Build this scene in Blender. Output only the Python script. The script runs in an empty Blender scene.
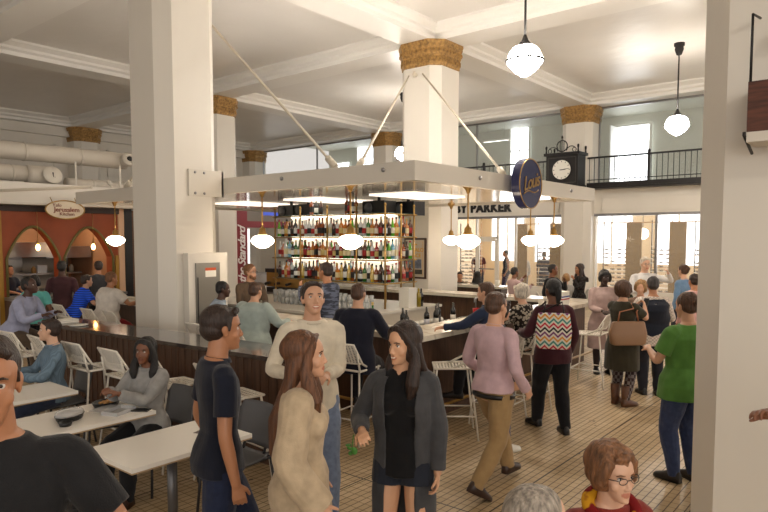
import bpy, math, random
import numpy as np
from mathutils import Vector, Matrix
R_ = math.radians
random.seed(7)
rng = np.random.default_rng(5)
scene = bpy.context.scene
COL = scene.collection

# ---------------------------------------------------------------- camera, world, exposure
HC = 2.15                       # the photographer stands on a step
cd = bpy.data.cameras.new('camera'); cam = bpy.data.objects.new('camera', cd); COL.objects.link(cam)
cd.sensor_width = 36; cd.lens = 637 / 768 * 36; cd.shift_y = 24 / 768
cam.location = (0, 0, HC); cam.rotation_euler = (R_(90) - math.atan(42 / 637), 0, R_(39.2 - 90))
cd.clip_end = 200
scene.camera = cam
w = bpy.data.worlds.new('world'); scene.world = w; w.use_nodes = True
w.node_tree.nodes['Background'].inputs[0].default_value = (1.0, .95, .90, 1)
w.node_tree.nodes['Background'].inputs[1].default_value = 0.66
scene.view_settings.view_transform = 'Standard'; scene.view_settings.look = 'None'
scene.view_settings.gamma = 1; scene.view_settings.use_curve_mapping = False
scene.view_settings.exposure = 0.52
scene.cycles.max_bounces = 8
scene.cycles.transparent_max_bounces = 12
scene.cycles.sample_clamp_indirect = 6
scene.cycles.use_denoising = True
scene.cycles.caustics_reflective = False; scene.cycles.caustics_refractive = False

# ---------------------------------------------------------------- materials
def srgb(r, g, b):
    def f(c):
        c /= 255.
        return c / 12.92 if c <= .04045 else ((c + .055) / 1.055) ** 2.4
    return (f(r), f(g), f(b), 1)
MATS = {}
def mat(name, col, rough=.6, metal=0, spec=.5, noise=None, bump=None, emit=None, es=0, alpha=1, trans=0, coat=0, sheen=0):
    if name in MATS: return MATS[name]
    m = bpy.data.materials.new(name); m.use_nodes = True; MATS[name] = m
    nt = m.node_tree; b = nt.nodes['Principled BSDF']
    c = srgb(*col) if max(col) > 1.001 or isinstance(col[0], int) else (*col[:3], 1)
    b.inputs['Base Color'].default_value = c
    b.inputs['Roughness'].default_value = rough; b.inputs['Metallic'].default_value = metal
    b.inputs['Specular IOR Level'].default_value = spec
    b.inputs['Alpha'].default_value = alpha
    b.inputs['Transmission Weight'].default_value = trans
    b.inputs['Coat Weight'].default_value = coat
    b.inputs['Sheen Weight'].default_value = sheen
    tc = nt.nodes.new('ShaderNodeTexCoord')
    if noise:                                   # (scale, amount, stretch)
        sc, am, st = noise
        mp = nt.nodes.new('ShaderNodeMapping'); mp.inputs['Scale'].default_value = st
        nt.links.new(tc.outputs['Object'], mp.inputs[0])
        n = nt.nodes.new('ShaderNodeTexNoise'); n.inputs['Scale'].default_value = sc; n.inputs['Detail'].default_value = 5
        nt.links.new(mp.outputs[0], n.inputs['Vector'])
        rr = nt.nodes.new('ShaderNodeValToRGB'); rr.color_ramp.elements[0].position = .3; rr.color_ramp.elements[1].position = .7
        rr.color_ramp.elements[0].color = tuple(max(0, x * (1 - am)) for x in c[:3]) + (1,)
        rr.color_ramp.elements[1].color = tuple(min(1, x * (1 + am)) for x in c[:3]) + (1,)
        nt.links.new(n.outputs['Fac'], rr.inputs[0]); nt.links.new(rr.outputs[0], b.inputs['Base Color'])
    if bump:                                    # (scale, distance, stretch)
        mp = nt.nodes.new('ShaderNodeMapping'); mp.inputs['Scale'].default_value = bump[2]
        nt.links.new(tc.outputs['Object'], mp.inputs[0])
        n = nt.nodes.new('ShaderNodeTexNoise'); n.inputs['Scale'].default_value = bump[0]; n.inputs['Detail'].default_value = 4
        nt.links.new(mp.outputs[0], n.inputs['Vector'])
        bn = nt.nodes.new('ShaderNodeBump'); bn.inputs['Distance'].default_value = bump[1]; bn.inputs['Strength'].default_value = .8
        nt.links.new(n.outputs['Fac'], bn.inputs['Height']); nt.links.new(bn.outputs[0], b.inputs['Normal'])
    if emit:
        b.inputs['Emission Color'].default_value = srgb(*emit); b.inputs['Emission Strength'].default_value = es
    return m
def nodes_of(m): return m.node_tree, m.node_tree.nodes['Principled BSDF']

white_paint = mat('white wall paint', (226, 220, 209), .5, noise=(1.3, .03, (1, 1, 1)))
col_paint = mat('cream column paint', (224, 218, 207), .42, noise=(1.1, .035, (1, 1, .4)))
ceil_paint = mat('gloss ceiling paint', (224, 220, 214), .32, noise=(.7, .03, (1, 1, 1)), bump=(.9, .035, (1, 1, 1)))
beam_paint = mat('beam paint', (234, 231, 225), .4)
canopy_paint = mat('canopy paint', (212, 205, 193), .45)
soffit_m = mat('gloss white soffit panel', (222, 216, 206), .10, .35, bump=(2.2, .006, (.4, 3, 1)))
gold = mat('aged gilt plaster', (166, 128, 74), .45, .3, noise=(16, .45, (1, 1, 1)), bump=(60, .02, (1, 1, 1)))
brass = mat('brushed brass', (176, 140, 82), .30, .85)
black_iron = mat('black iron', (34, 32, 32), .5, .3)
dark_wood = mat('dark walnut counter wood', (84, 58, 42), .45, noise=(5, .35, (6, 6, .6)))
dark_top = mat('dark stained counter top', (52, 38, 34), .13, noise=(3, .25, (.5, 6, 1)), coat=.4)
steel = mat('stainless steel', (150, 148, 148), .28, .9, noise=(3, .1, (1, 1, 1)))
grey_steel = mat('grey steel box', (140, 136, 128), .4, .6)
opal = mat('lit opal glass', (255, 250, 240), .3, emit=(255, 245, 232), es=72)
opal_bar = mat('lit opal glass of bar lamps', (255, 250, 240), .3, emit=(255, 232, 204), es=14)
white_metal = mat('white powder coated steel', (232, 226, 214), .4)
grey_plastic = mat('grey plastic chair shell', (92, 92, 94), .5)
dark_grey_m = mat('charcoal chair frame', (46, 44, 45), .5)
lam_white = mat('white laminate table top', (240, 236, 228), .3)
table_leg_m = mat('grey table leg', (100, 98, 98), .35, .6)
plastic_black = mat('black plastic', (22, 22, 24), .3)
frosted = mat('clear plastic lid', (225, 225, 225), .2, alpha=.45)
paper = mat('white paper', (240, 236, 226), .7)
glass_m = mat('pale glass', (222, 226, 220), .05, alpha=.16, spec=.8)
shelf_glass = mat('green edged shelf glass', (120, 160, 145), .08, alpha=.55)
tumbler = mat('tumbler glass', (225, 228, 228), .06, alpha=.45, spec=1)
duct_m = mat('painted duct', (205, 196, 182), .5)
terracotta = mat('terracotta stall paint', (150, 70, 34), .55, noise=(3, .12, (1, 1, 1)))
dark_brown = mat('dark brown fascia', (56, 44, 40), .6)
ochre = mat('ochre stall trim', (170, 128, 48), .5)
navy_sign = mat('navy sign enamel', (38, 42, 84), .25)
maroon_m = mat('crimson sign panel', (128, 28, 40), .5)
red_m = mat('red plastic', (190, 24, 34), .4)

# marble
marble = mat('veined white marble', (222, 214, 198), .18)
nt, b = nodes_of(marble)
tc = nt.nodes.new('ShaderNodeTexCoord'); wv = nt.nodes.new('ShaderNodeTexWave'); wv.inputs['Scale'].default_value = 1.1
wv.inputs['Distortion'].default_value = 9; wv.inputs['Detail'].default_value = 4; wv.inputs['Detail Scale'].default_value = 1.6
rp = nt.nodes.new('ShaderNodeValToRGB'); rp.color_ramp.elements[0].color = srgb(204, 194, 178); rp.color_ramp.elements[0].position = 0
rp.color_ramp.elements[1].color = srgb(228, 220, 204); rp.color_ramp.elements[1].position = .22
nt.links.new(tc.outputs['Object'], wv.inputs[0]); nt.links.new(wv.outputs['Fac'], rp.inputs[0]); nt.links.new(rp.outputs[0], b.inputs['Base Color'])

# small square floor tiles with wider joints and worn stains
floor_m = mat('worn cream floor tile', (176, 150, 112), .42)
nt, b = nodes_of(floor_m); L = nt.links.new; N = nt.nodes.new
tc = N('ShaderNodeTexCoord')
def brick(wd, ht, mo, c1, c2, cm, off=0.):
    t = N('ShaderNodeTexBrick'); t.offset = off; t.squash = 1; t.inputs['Scale'].default_value = 1
    t.inputs['Brick Width'].default_value = wd; t.inputs['Row Height'].default_value = ht; t.inputs['Mortar Size'].default_value = mo
    t.inputs['Mortar Smooth'].default_value = .15
    t.inputs['Color1'].default_value = srgb(*c1); t.inputs['Color2'].default_value = srgb(*c2); t.inputs['Mortar'].default_value = srgb(*cm)
    L(tc.outputs['Object'], t.inputs[0]); return t
t1 = brick(9., .066, .0050, (214, 192, 158), (200, 176, 140), (92, 74, 54))
t1b = brick(.10, 9., .0042, (255, 255, 255), (244, 242, 238), (176, 160, 140))
t2 = brick(4.2, 1.22, .008, (255, 255, 255), (255, 255, 255), (52, 42, 34))
st = N('ShaderNodeTexNoise'); st.inputs['Scale'].default_value = .9; st.inputs['Detail'].default_value = 8; st.inputs['Roughness'].default_value = .62
L(tc.outputs['Object'], st.inputs['Vector'])
sr = N('ShaderNodeValToRGB'); sr.color_ramp.elements[0].position = .32; sr.color_ramp.elements[0].color = (.60, .55, .46, 1)
sr.color_ramp.elements[1].position = .62; sr.color_ramp.elements[1].color = (1, 1, 1, 1); L(st.outputs['Fac'], sr.inputs[0])
mpv = N('ShaderNodeMapping'); mpv.inputs['Scale'].default_value = (7, 9, 7); L(tc.outputs['Object'], mpv.inputs[0])
vo = N('ShaderNodeTexVoronoi'); vo.inputs['Scale'].default_value = 1; L(mpv.outputs[0], vo.inputs['Vector'])
n3 = N('ShaderNodeTexNoise'); n3.inputs['Scale'].default_value = 1.6; L(tc.outputs['Object'], n3.inputs['Vector'])
chip = N('ShaderNodeMath'); chip.operation = 'LESS_THAN'; L(vo.outputs['Distance'], chip.inputs[0]); chip.inputs[1].default_value = .16
cm = N('ShaderNodeMath'); cm.operation = 'GREATER_THAN'; L(n3.outputs['Fac'], cm.inputs[0]); cm.inputs[1].default_value = .62
ch = N('ShaderNodeMath'); ch.operation = 'MULTIPLY'; L(chip.outputs[0], ch.inputs[0]); L(cm.outputs[0], ch.inputs[1])
def mix(bt, f, a, c):
    m = N('ShaderNodeMix'); m.data_type = 'RGBA'; m.blend_type = bt
    if isinstance(f, float): m.inputs[0].default_value = f
    else: L(f, m.inputs[0])
    L(a, m.inputs[6])
    if isinstance(c, tuple): m.inputs[7].default_value = c
    else: L(c, m.inputs[7])
    return m.outputs[2]
x = mix('MULTIPLY', 1., t1.outputs[0], t2.outputs[0]); x = mix('MULTIPLY', 1., x, t1b.outputs[0]); x = mix('MULTIPLY', .8, x, sr.outputs[0]); x = mix('MIX', ch.outputs[0], x, srgb(66, 54, 44))
L(x, b.inputs['Base Color'])

# perforated steel (round holes), for stool seats and backs
perf = mat('perforated white steel', (232, 226, 214), .4)
nt, b = nodes_of(perf); L = nt.links.new; N = nt.nodes.new
tc = N('ShaderNodeTexCoord'); sp = N('ShaderNodeVectorMath'); sp.operation = 'SCALE'; sp.inputs['Scale'].default_value = 27
L(tc.outputs['UV'], sp.inputs[0]); fr = N('ShaderNodeVectorMath'); fr.operation = 'FRACTION'; L(sp.outputs[0], fr.inputs[0])
sb = N('ShaderNodeVectorMath'); sb.operation = 'DISTANCE'; L(fr.outputs[0], sb.inputs[0]); sb.inputs[1].default_value = (.5, .5, 0)
gt = N('ShaderNodeMath'); gt.operation = 'GREATER_THAN'; gt.inputs[1].default_value = .25; L(sb.outputs['Value'], gt.inputs[0]); L(gt.outputs[0], b.inputs['Alpha'])

# ---------------------------------------------------------------- mesh building
class MB:
    """collects shapes; build() links them as ONE mesh object"""
    def __init__(s): s.v = []; s.f = []; s.m = []; s.sm = []; s.uv = {}
    def add(s, vs, fs, mi=0, smooth=False):
        o = len(s.v); s.v += [tuple(p) for p in vs]; s.f += [tuple(i + o for i in f) for f in fs]
        s.m += [mi] * len(fs); s.sm += [smooth] * len(fs); return s
    def box(s, x0, x1, y0, y1, z0, z1, mi=0, M=None):
        vs = [Vector((x, y, z)) for z in (z0, z1) for y in (y0, y1) for x in (x0, x1)]
        if M is not None: vs = [M @ p for p in vs]
        return s.add(vs, [(0, 2, 3, 1), (4, 5, 7, 6), (0, 1, 5, 4), (2, 6, 7, 3), (0, 4, 6, 2), (1, 3, 7, 5)], mi)
    def prism(s, pts, z0, z1, mi=0, M=None, smooth=False):
        n = len(pts); vs = [Vector((p[0], p[1], z0)) for p in pts] + [Vector((p[0], p[1], z1)) for p in pts]
        if M is not None: vs = [M @ p for p in vs]
        s.add(vs, [tuple(range(n))[::-1], tuple(range(n, 2 * n))], mi)
        o = len(s.v) - 2 * n
        for i in range(n):
            j = (i + 1) % n; s.f.append((o + i, o + j, o + n + j, o + n + i)); s.m.append(mi); s.sm.append(smooth)
        return s
    def rings(s, rings, mi=0, smooth=True, cap=True, closed=False):
        n = len(rings[0]); o = len(s.v)
        for r in rings: s.v += [tuple(p) for p in r]
        k = len(rings)
        for a in range(k if closed else k - 1):
            b2 = (a + 1) % k
            for i in range(n):
                j = (i + 1) % n
                s.f.append((o + a * n + i, o + a * n + j, o + b2 * n + j, o + b2 * n + i)); s.m.append(mi); s.sm.append(smooth)
        if cap and not closed:
            s.f.append(tuple(o + i for i in range(n))[::-1]); s.f.append(tuple(o + (k - 1) * n + i for i in range(n))); s.m += [mi, mi]; s.sm += [False, False]
        return s
    def tube(s, pts, rad, n=10, mi=0, closed=False, smooth=True):
        pts = [Vector(p) for p in pts]; k = len(pts)
        if not hasattr(rad, '__len__'): rad = [rad] * k
        rings = []; up = None
        for i, p in enumerate(pts):
            if closed: t = pts[(i + 1) % k] - pts[i - 1]
            else: t = pts[min(i + 1, k - 1)] - pts[max(i - 1, 0)]
            t.normalize()
            if up is None: up = Vector((0, 0, 1)) if abs(t.z) < .9 else Vector((1, 0, 0))
            a = t.cross(up)
            if a.length < 1e-4: a = t.cross(Vector((.3, 1, .2)))
            a.normalize(); b2 = a.cross(t).normalized(); up = b2
            r = rad[i]; rings.append([p + (a * math.cos(q) + b2 * math.sin(q)) * r for q in [2 * math.pi * j / n for j in range(n)]])
        return s.rings(rings, mi, smooth, True, closed)
    def lathe(s, prof, n=16, c=(0, 0, 0), mi=0, M=None, smooth=True):
        c = Vector(c); rings = []
        for r, z in prof:
            rg = [Vector((r * math.cos(2 * math.pi * j / n), r * math.sin(2 * math.pi * j / n), z)) for j in range(n)]
            if M is not None: rg = [M @ p for p in rg]
            rings.append([p + c for p in rg])
        return s.rings(rings, mi, smooth)
    def ell(s, c, r, n=12, mi=0, M=None):
        prof = [(max(.02, math.sin(math.pi * i / n)), -math.cos(math.pi * i / n)) for i in range(n + 1)]
        MM = Matrix.Diagonal((r[0], r[1], r[2])).to_4x4()
        if M is not None: MM = M @ MM
        return s.lathe(prof, 2 * n, c, mi, MM)
    def loft(s, rs, n=20, mi=0):
        """rs: list of (center, ax, ay) - ellipse axes vectors"""
        rings = []
        for c, ax, ay in rs:
            c, ax, ay = Vector(c), Vector(ax), Vector(ay)
            rings.append([c + ax * math.cos(2 * math.pi * j / n) + ay * math.sin(2 * math.pi * j / n) for j in range(n)])
        return s.rings(rings, mi)
    def mesh(s, name, mats):
        me = bpy.data.meshes.new(name); me.from_pydata(s.v, [], s.f)
        for m in (mats if isinstance(mats, (list, tuple)) else [mats]): me.materials.append(m)
        me.polygons.foreach_set('material_index', s.m); me.polygons.foreach_set('use_smooth', s.sm)
        me.update(); return me
    def build(s, name, mats, parent=None, loc=(0, 0, 0), rot=None):
        o = bpy.data.objects.new(name, s.mesh(name, mats)); COL.objects.link(o); o.location = loc
        if rot is not None: o.rotation_euler = rot
        if parent is not None: o.parent = parent
        return o
def tag(o, label=None, cat=None, group=None, kind=None):
    if label: o['label'] = label
    if cat: o['category'] = cat
    if group: o['group'] = group
    if kind: o['kind'] = kind
    return o
def empty(name, loc=(0, 0, 0), rz=0, **k):
    o = bpy.data.objects.new(name, None); COL.objects.link(o); o.location = loc; o.rotation_euler = (0, 0, rz); o.empty_display_size = .1
    return tag(o, **k)
def copy_tree(o, loc, rz=None, label=None):
    def cp(x, par):
        c = x.copy(); COL.objects.link(c)
        if par is not None: c.parent = par
        for ch in x.children: cp(ch, c)
        return c
    c = cp(o, None); c.location = loc
    if rz is not None: c.rotation_euler = (0, 0, rz)
    if label: c['label'] = label
    return c
def boxm(*a): return MB().box(*a)
def fix_normals(me):
    import bmesh
    bm = bmesh.new(); bm.from_mesh(me); bmesh.ops.recalc_face_normals(bm, faces=bm.faces); bm.to_mesh(me); bm.free()
def text_mesh(name, body, size, m, parent=None, M=None, shear=0, offset=0, depth=.004, align='CENTER', space=1):
    cu = bpy.data.curves.new(name, 'FONT'); cu.body = body; cu.size = size; cu.extrude = depth; cu.shear = shear; cu.offset = offset
    cu.align_x = align; cu.align_y = 'CENTER'; cu.space_character = space; cu.resolution_u = 3
    t = bpy.data.objects.new(name + '_tmp', cu); COL.objects.link(t)
    dg = bpy.context.evaluated_depsgraph_get(); me = bpy.data.meshes.new_from_object(t.evaluated_get(dg))
    COL.objects.unlink(t); bpy.data.objects.remove(t)
    me.materials.clear(); me.materials.append(m)
    o = bpy.data.objects.new(name, me); COL.objects.link(o)
    if parent is not None: o.parent = parent
    if M is not None: o.matrix_local = M
    return o
def frameM(origin, xdir, ydir):
    """matrix whose local x/y axes lie along xdir/ydir"""
    x, y = Vector(xdir).normalized(), Vector(ydir).normalized(); z = x.cross(y)
    M = Matrix((x, y, z)).transposed().to_4x4(); M.translation = Vector(origin); return M
# ---------------------------------------------------------------- tall windows behind the viewer: soft daylight
def area(name, loc, rot, sx, sy, e, col=(1, .95, .88)):
    l = bpy.data.lights.new(name, 'AREA'); l.shape = 'RECTANGLE'; l.size = sx; l.size_y = sy; l.energy = e; l.color = col
    o = bpy.data.objects.new(name, l); COL.objects.link(o); o.location = loc; o.rotation_euler = rot; return o
area('daylight', (-8, -8, 4.0), (R_(78), 0, R_(-45)), 14, 4.5, 380)
area('shop_daylight', (26.3, 6.5, 2.2), (R_(90), 0, R_(90)), 16, 2.2, 420, (.96, .98, 1))
# ================================================================ the hall
CZ = 6.30; PZ = 6.62           # beam underside, ceiling panel
XW = 20.15                     # plane of the shop front and the glass wall
YB = 24.8
def structure(name, mb, m, loc=(0, 0, 0)): return tag(mb.build(name, m, None, loc), kind='structure')
structure('floor', boxm(-12, 32, -12, 30, -.1, 0), floor_m)
structure('ceiling', boxm(-12, XW + .3, -12, YB + .3, PZ, PZ + .1), ceil_paint)
# coffer beams between the columns, with a stepped moulding each side
GX = [-3.2, 5.25, 11.7, 20.15]; GY = [-8.0, .1, 8.22, 16.25, 24.7]
def beam(axis, c, a, b2):
    mb = MB(); P = [(-.36, 0), (.36, 0), (.36, .09), (.43, .13), (.43, .19), (.55, .27), (.55, .33), (-.55, .33), (-.55, .27), (-.43, .19), (-.43, .13), (-.36, .09)]
    r0 = [(c + p[0], a, CZ + p[1]) if axis == 'y' else (a, c + p[0], CZ + p[1]) for p in P]
    r1 = [(c + p[0], b2, CZ + p[1]) if axis == 'y' else (b2, c + p[0], CZ + p[1]) for p in P]
    mb.rings([r0, r1], smooth=False); return mb
k = 1
for c in GX: structure('trim_%d' % k, beam('y', c, -12, YB), beam_paint); k += 1
for c in GY: structure('trim_%d' % k, beam('x', c, -12, XW), beam_paint); k += 1

def octo(w_, c):
    a = w_ / 2; e = a - c
    return [(-e, -a), (e, -a), (a, -e), (a, e), (e, a), (-e, a), (-a, e), (-a, -e)]
COLUMN_LABELS = {}
def column(x, y, label, w_=1.0, c=.19, cap=True, base=True):
    t = empty('column', (x, y, 0)); tag(t, label, 'column', 'octagonal columns of the hall')
    top = 5.80 if cap else CZ
    mb = MB().prism(octo(w_, c), 0, top); mb.build('shaft', col_paint, t)
    if base: MB().prism(octo(w_ + .10, c + .02), 0, .28).build('plinth', col_paint, t)
    if cap:
        m2 = MB(); prof = [(.00, 5.78), (.02, 5.79), (.02, 5.83), (.03, 5.85), (.03, 5.98), (.045, 6.0), (.045, 6.04), (.06, 6.06), (.06, 6.14), (.085, 6.18), (.085, 6.22), (.10, 6.25), (.10, CZ)]
        m2.rings([[(p[0], p[1], z) for p in octo(w_ + 2 * g, c + g * .8)] for g, z in prof], smooth=False)
        for i in range(8):                       # small relief blocks in two bands
            pts = octo(w_ + .06, c + .02); p, q = Vector(pts[i]), Vector(pts[(i + 1) % 8]); n = max(2, int((q - p).length / .055))
            for j in range(n):
                u = p.lerp(q, (j + .5) / n); m2.box(u.x - .013, u.x + .013, u.y - .013, u.y + .013, 5.87, 5.96)
                u = u * 1.06; m2.box(u.x - .012, u.x + .012, u.y - .012, u.y + .012, 6.07, 6.125)
        m2.build('capital', gold, t)
    return t
column(11.7, 8.22, 'white octagonal column with gilt capital rising behind the bar canopy', 1.04, .19)
colL = column(5.3, 8.25, 'large white octagonal column left of the bar, with electric panel box', .96, .18)
column(5.25, .60, 'nearest cream column filling the right edge of the view', 1.05, .18, base=False)
column(20.15, 8.22, 'white column with gilt capital directly behind the hanging clock')
column(11.88, 16.25, 'white gilt-topped column seen just right of the big left column')
column(20.15, 16.25, 'far white gilt-topped column beside the upper glass wall')
column(20.15, 24.6, 'farthest small column, in the back corner of the upper level')
column(11.88, 24.6, 'far column behind the large round duct at left')

# ---- end wall behind the food stalls
wb = MB().box(-12, XW, YB, YB + .2, 0, PZ)
for x0, x1 in ((-3, 2), (2.6, 10.9), (12.9, 19)):
    for (a, b2, c, d) in ((x0, x1, 4.6, 4.66), (x0, x1, 5.6, 5.66), (x0, x0 + .06, 4.6, 5.66), (x1 - .06, x1, 4.6, 5.66)):
        wb.box(a, b2, YB - .04, YB, c, d)
wb.box(-12, XW, YB - .25, YB, 5.95, 6.15).box(-12, XW, YB - .14, YB, 6.15, CZ)
structure('wall_back', wb, white_paint)

# ---- right side: shop front below, mezzanine with rail and glass wall above
MZ = 3.74
wr = MB()
wr.box(XW - .05, XW + .35, -12, YB, 2.90, MZ)
for a, b2 in ((-6, -1.2), (-.9, 3.6), (4.0, 7.5), (8.9, 12.6), (12.9, 15.6)):
    for (c0, c1, z0, z1) in ((a, b2, 3.0, 3.04), (a, b2, 3.42, 3.46), (a, a + .04, 3.0, 3.46), (b2 - .04, b2, 3.0, 3.46)):
        wr.box(XW - .075, XW - .05, c0, c1, z0, z1)
wr.box(XW - .14, XW - .05, -12, YB, MZ - .10, MZ)
structure('wall_right', wr, white_paint)
ms = MB().box(XW + .35, 27, -12, YB, MZ - .14, MZ)
structure('trim_20', ms, white_paint)          # mezzanine floor slab
mz_wall = mat('grey green office wall', (190, 192, 180), .6)
mw = MB().box(25.6, 25.8, -12, YB, MZ, PZ + .6).box(XW + .3, 25.8, -12, YB, PZ + .3, PZ + .4)
structure('wall_mezzanine', mw, mz_wall)
day = mat('daylit window pane', (250, 252, 255), .5, emit=(246, 250, 255), es=3.2)
winframe = mat('white window frame', (228, 228, 222), .5)
k = 1
# (y0, y1, z0, z1, plane x)
def upper_window(y0, y1, z0, z1, X=25.55):
    global k
    t = empty('window_%d' % k, (X, (y0 + y1) / 2, z0), kind='structure'); k += 1
    h = z1 - z0; q = (y1 - y0) / 2
    MB().box(0, .04, -q, q, 0, h).build('pane', day, t)
    mb = MB(); f = .07
    mb.box(-.06, 0, -q - f, -q, -f, h + f).box(-.06, 0, q, q + f, -f, h + f).box(-.06, 0, -q, q, -f, 0).box(-.06, 0, -q, q, h, h + f)
    mb.box(-.04, 0, -.02, .02, 0, h).box(-.04, 0, -q, q, h * .5 - .02, h * .5 + .02)
    mb.build('window_frame', winframe, t)
upper_window(12.75, 13.6, 4.6, 7.3)
upper_window(21.5, 22.6, 5.0, 7.1)
upper_window(23.2, 24.4, 4.9, 6.2)
upper_window(17.0, 18.3, 5.0, 7.1)
upper_window(3.3, 4.6, 4.5, 6.3)
# open bright doorway of the office behind the rail
t = empty('door_1', (25.5, 8.33, MZ), kind='structure')
MB().box(.02, .06, -.62, .62, 0, 2.75).build('doorway_light', day, t)
MB().box(-.06, 0, .62, .72, 0, 2.85).box(-.06, 0, -.72, -.62, 0, 2.85).box(-.06, 0, -.62, .62, 2.75, 2.85).build('door_frame', winframe, t)
MB().box(-.9, -.04, .55, .6, .02, 2.72).build('door_leaf', winframe, t)
# glass wall between the columns (set back), with thin steel mullions
t = empty('window_9', (XW + .2, 0, MZ), kind='structure')
for a, b2 in ((-12, -.45), (.65, 7.7), (8.74, 15.7), (16.8, 24.1)):
    MB().box(0, .02, a, b2, .02, CZ - MZ - .02).build('pane', glass_m, t)
    n = max(1, int((b2 - a) / 2.6))
    for i in range(n + 1):
        y = a + (b2 - a) * i / n
        MB().box(-.02, .04, y - .025, y + .025, 0, CZ - MZ).build('mullion', steel, t)
    MB().box(-.03, .05, a, b2, CZ - MZ - .06, CZ - MZ).build('head_rail', steel, t)
# iron railing in front of it
rail = empty('balcony_railing', (19.62, 0, MZ)); tag(rail, 'long black iron railing along the upper level, beside the clock', 'railing')
for (a, b2) in ((-8, 7.78), (8.94, 22)):
    MB().box(-.05, .05, a, b2, 0, .12).box(-.03, .46, a, b2, -.06, -.0).build('base_beam', black_iron, rail)
    MB().box(-.03, .03, a, b2, .87, .92).box(-.015, .015, a, b2, .2, .225).build('top_rail', black_iron, rail)
posts = [y for y in [-6.3, -3.3, -.2, 2.9, 5.93, 11.5, 14.2, 17, 20] ]
for y in posts: MB().box(-.035, .035, y - .035, y + .035, .12, .96).ell((0, y, .99), (.05, .05, .045), 6).build('post', black_iron, rail)
bal = []
y = 4.0
while y < 17.5:
    if not 7.78 < y < 8.94: bal.append(y)
    y += .155
bm_ = MB().tube([(0, 0, .12), (0, 0, .88)], .011, 5).mesh('baluster', [black_iron])
for y in bal[:98]:
    o = bpy.data.objects.new('baluster', bm_); COL.objects.link(o); o.parent = rail; o.location = (0, y, 0)

# ---- clock box
ck = empty('hanging_clock', (19.32, 8.37, 3.80)); tag(ck, 'black square box clock with round white dial mounted on the railing', 'clock')
mb = MB().box(-.30, .30, -.52, .52, 0, .92).box(-.36, .36, -.58, .58, .92, 1.0).box(-.33, .33, -.55, .55, -.06, 0)
mb.build('case', black_iron, ck)
MB().box(-.31, -.30, -.46, .46, .06, .08).box(-.31, -.30, -.46, .46, .84, .86).box(-.31, -.3, -.46, -.44, .06, .86).box(-.31, -.3, .44, .46, .06, .86).build('case_moulding', mat('worn iron', (70, 66, 62), .4, .4), ck)
Mx = Matrix.Rotation(R_(-90), 4, 'Y')
MB().lathe([(.01, 0), (.305, 0), (.305, .012)], 40, (-.306, 0, .47), 0, Mx).build('dial', mat('white clock dial', (238, 236, 228), .4), ck)
MB().tube([(-.315, .31 * math.cos(q * math.pi / 20), .47 + .31 * math.sin(q * math.pi / 20)) for q in range(40)], .016, 6, closed=True).build('bezel', black_iron, ck)
mb = MB()
for i in range(12):
    q = i * math.pi / 6; c, s_ = math.cos(q), math.sin(q)
    mb.tube([(-.321, .235 * c, .47 + .235 * s_), (-.321, .275 * c, .47 + .275 * s_)], .009, 4)
mb.build('hour_marks', black_iron, ck)
MB().tube([(-.325, 0, .47), (-.325, -.24, .50)], [.012, .006], 5).build('minute_hand', black_iron, ck)
MB().tube([(-.328, .05, .465), (-.328, -.13, .475)], [.014, .01], 5).build('hour_hand', black_iron, ck)
mb = MB()
for sx in (-.3, .3):
    for sy in (-.52, .52): mb.tube([(sx, sy, 1.0), (sx, sy, 1.1), (sx, sy, 1.16)], [.03, .02, .035], 8).ell((sx, sy, 1.19), (.035, .035, .04), 6)
def arc(cy, cz, r, a0, a1, n=14): return [(-.3, cy + r * math.cos(R_(a0 + (a1 - a0) * i / n)), cz + r * math.sin(R_(a0 + (a1 - a0) * i / n))) for i in range(n + 1)]
mb.tube(arc(0, 1.2, .17, 0, 359, 24), .018, 6).tube([(-.3, 0, 1.0), (-.3, 0, 1.45)], [.016, .012], 6).ell((-.3, 0, 1.47), (.03, .03, .05), 6)
mb.tube([(-.3, .06, 1.06), (-.3, .06, 1.34)], .012, 5).tube([(-.3, -.06, 1.06), (-.3, -.06, 1.34)], .012, 5)
for s_ in (-1, 1):
    mb.tube([(-.3, s_ * p[1], p[2]) for p in arc(.30, 1.02, .16, 40, 170)], .014, 5).tube([(-.3, s_ * p[1], p[2]) for p in arc(.40, 1.07, .06, -60, 250)], .012, 5)
mb.build('crest', black_iron, ck)

# ---- shop front (glazing at XW), seen below the mezzanine
frame_m = mat('white painted shop frame', (226, 220, 208), .45)
t = empty('window_10', (XW, 0, 0), kind='structure')
for a, b2 in ((-6, .0), (.65, 7.72), (8.72, 10.9), (12.2, 14.5)):
    MB().box(.0, .015, a, b2, .5, 2.86).build('pane', mat('clear shop glass', (235, 240, 240), .03, alpha=.10, spec=.9), t)
for y in (-5.98, -2, .0, .68, 3.0, 5.81, 7.70, 8.74, 10.5, 11.2, 12.06, 13.4, 14.5): MB().box(-.05, .05, y - .035, y + .035, 0, 2.9).build('mullion', steel if y == 5.81 else frame_m, t)
MB().box(-.05, .05, -6, 7.72, .0, .5).box(-.05, .05, 8.72, 10.5, 0, .5).build('sill_panel', frame_m, t)
MB().box(-.06, .06, -6, 7.74, 2.84, 2.92).box(-.06, .06, 8.72, 14.5, 2.84, 2.92).build('head_frame', steel, t)
t = empty('door_2', (XW, 11.63, 0), kind='structure')
MB().box(-.03, .03, -.40, -.32, 0, 2.1).box(-.03, .03, .32, .40, 0, 2.1).box(-.03, .03, -.32, .32, 2.02, 2.12).box(-.03, .03, -.32, .32, 0, .25).build('door_leaf', frame_m, t)
MB().box(-.06, -.04, -.3, .3, 1.02, 1.06).build('door_handle', steel, t)
MB().box(-.05, .05, -.45, .45, 2.12, 2.2).build('transom', frame_m, t)
# wall left of the shop door (behind the bar's far column)
structure('wall_shop_left', MB().box(XW - .05, XW + .3, 14.55, YB, 0, 2.9), white_paint)
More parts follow.
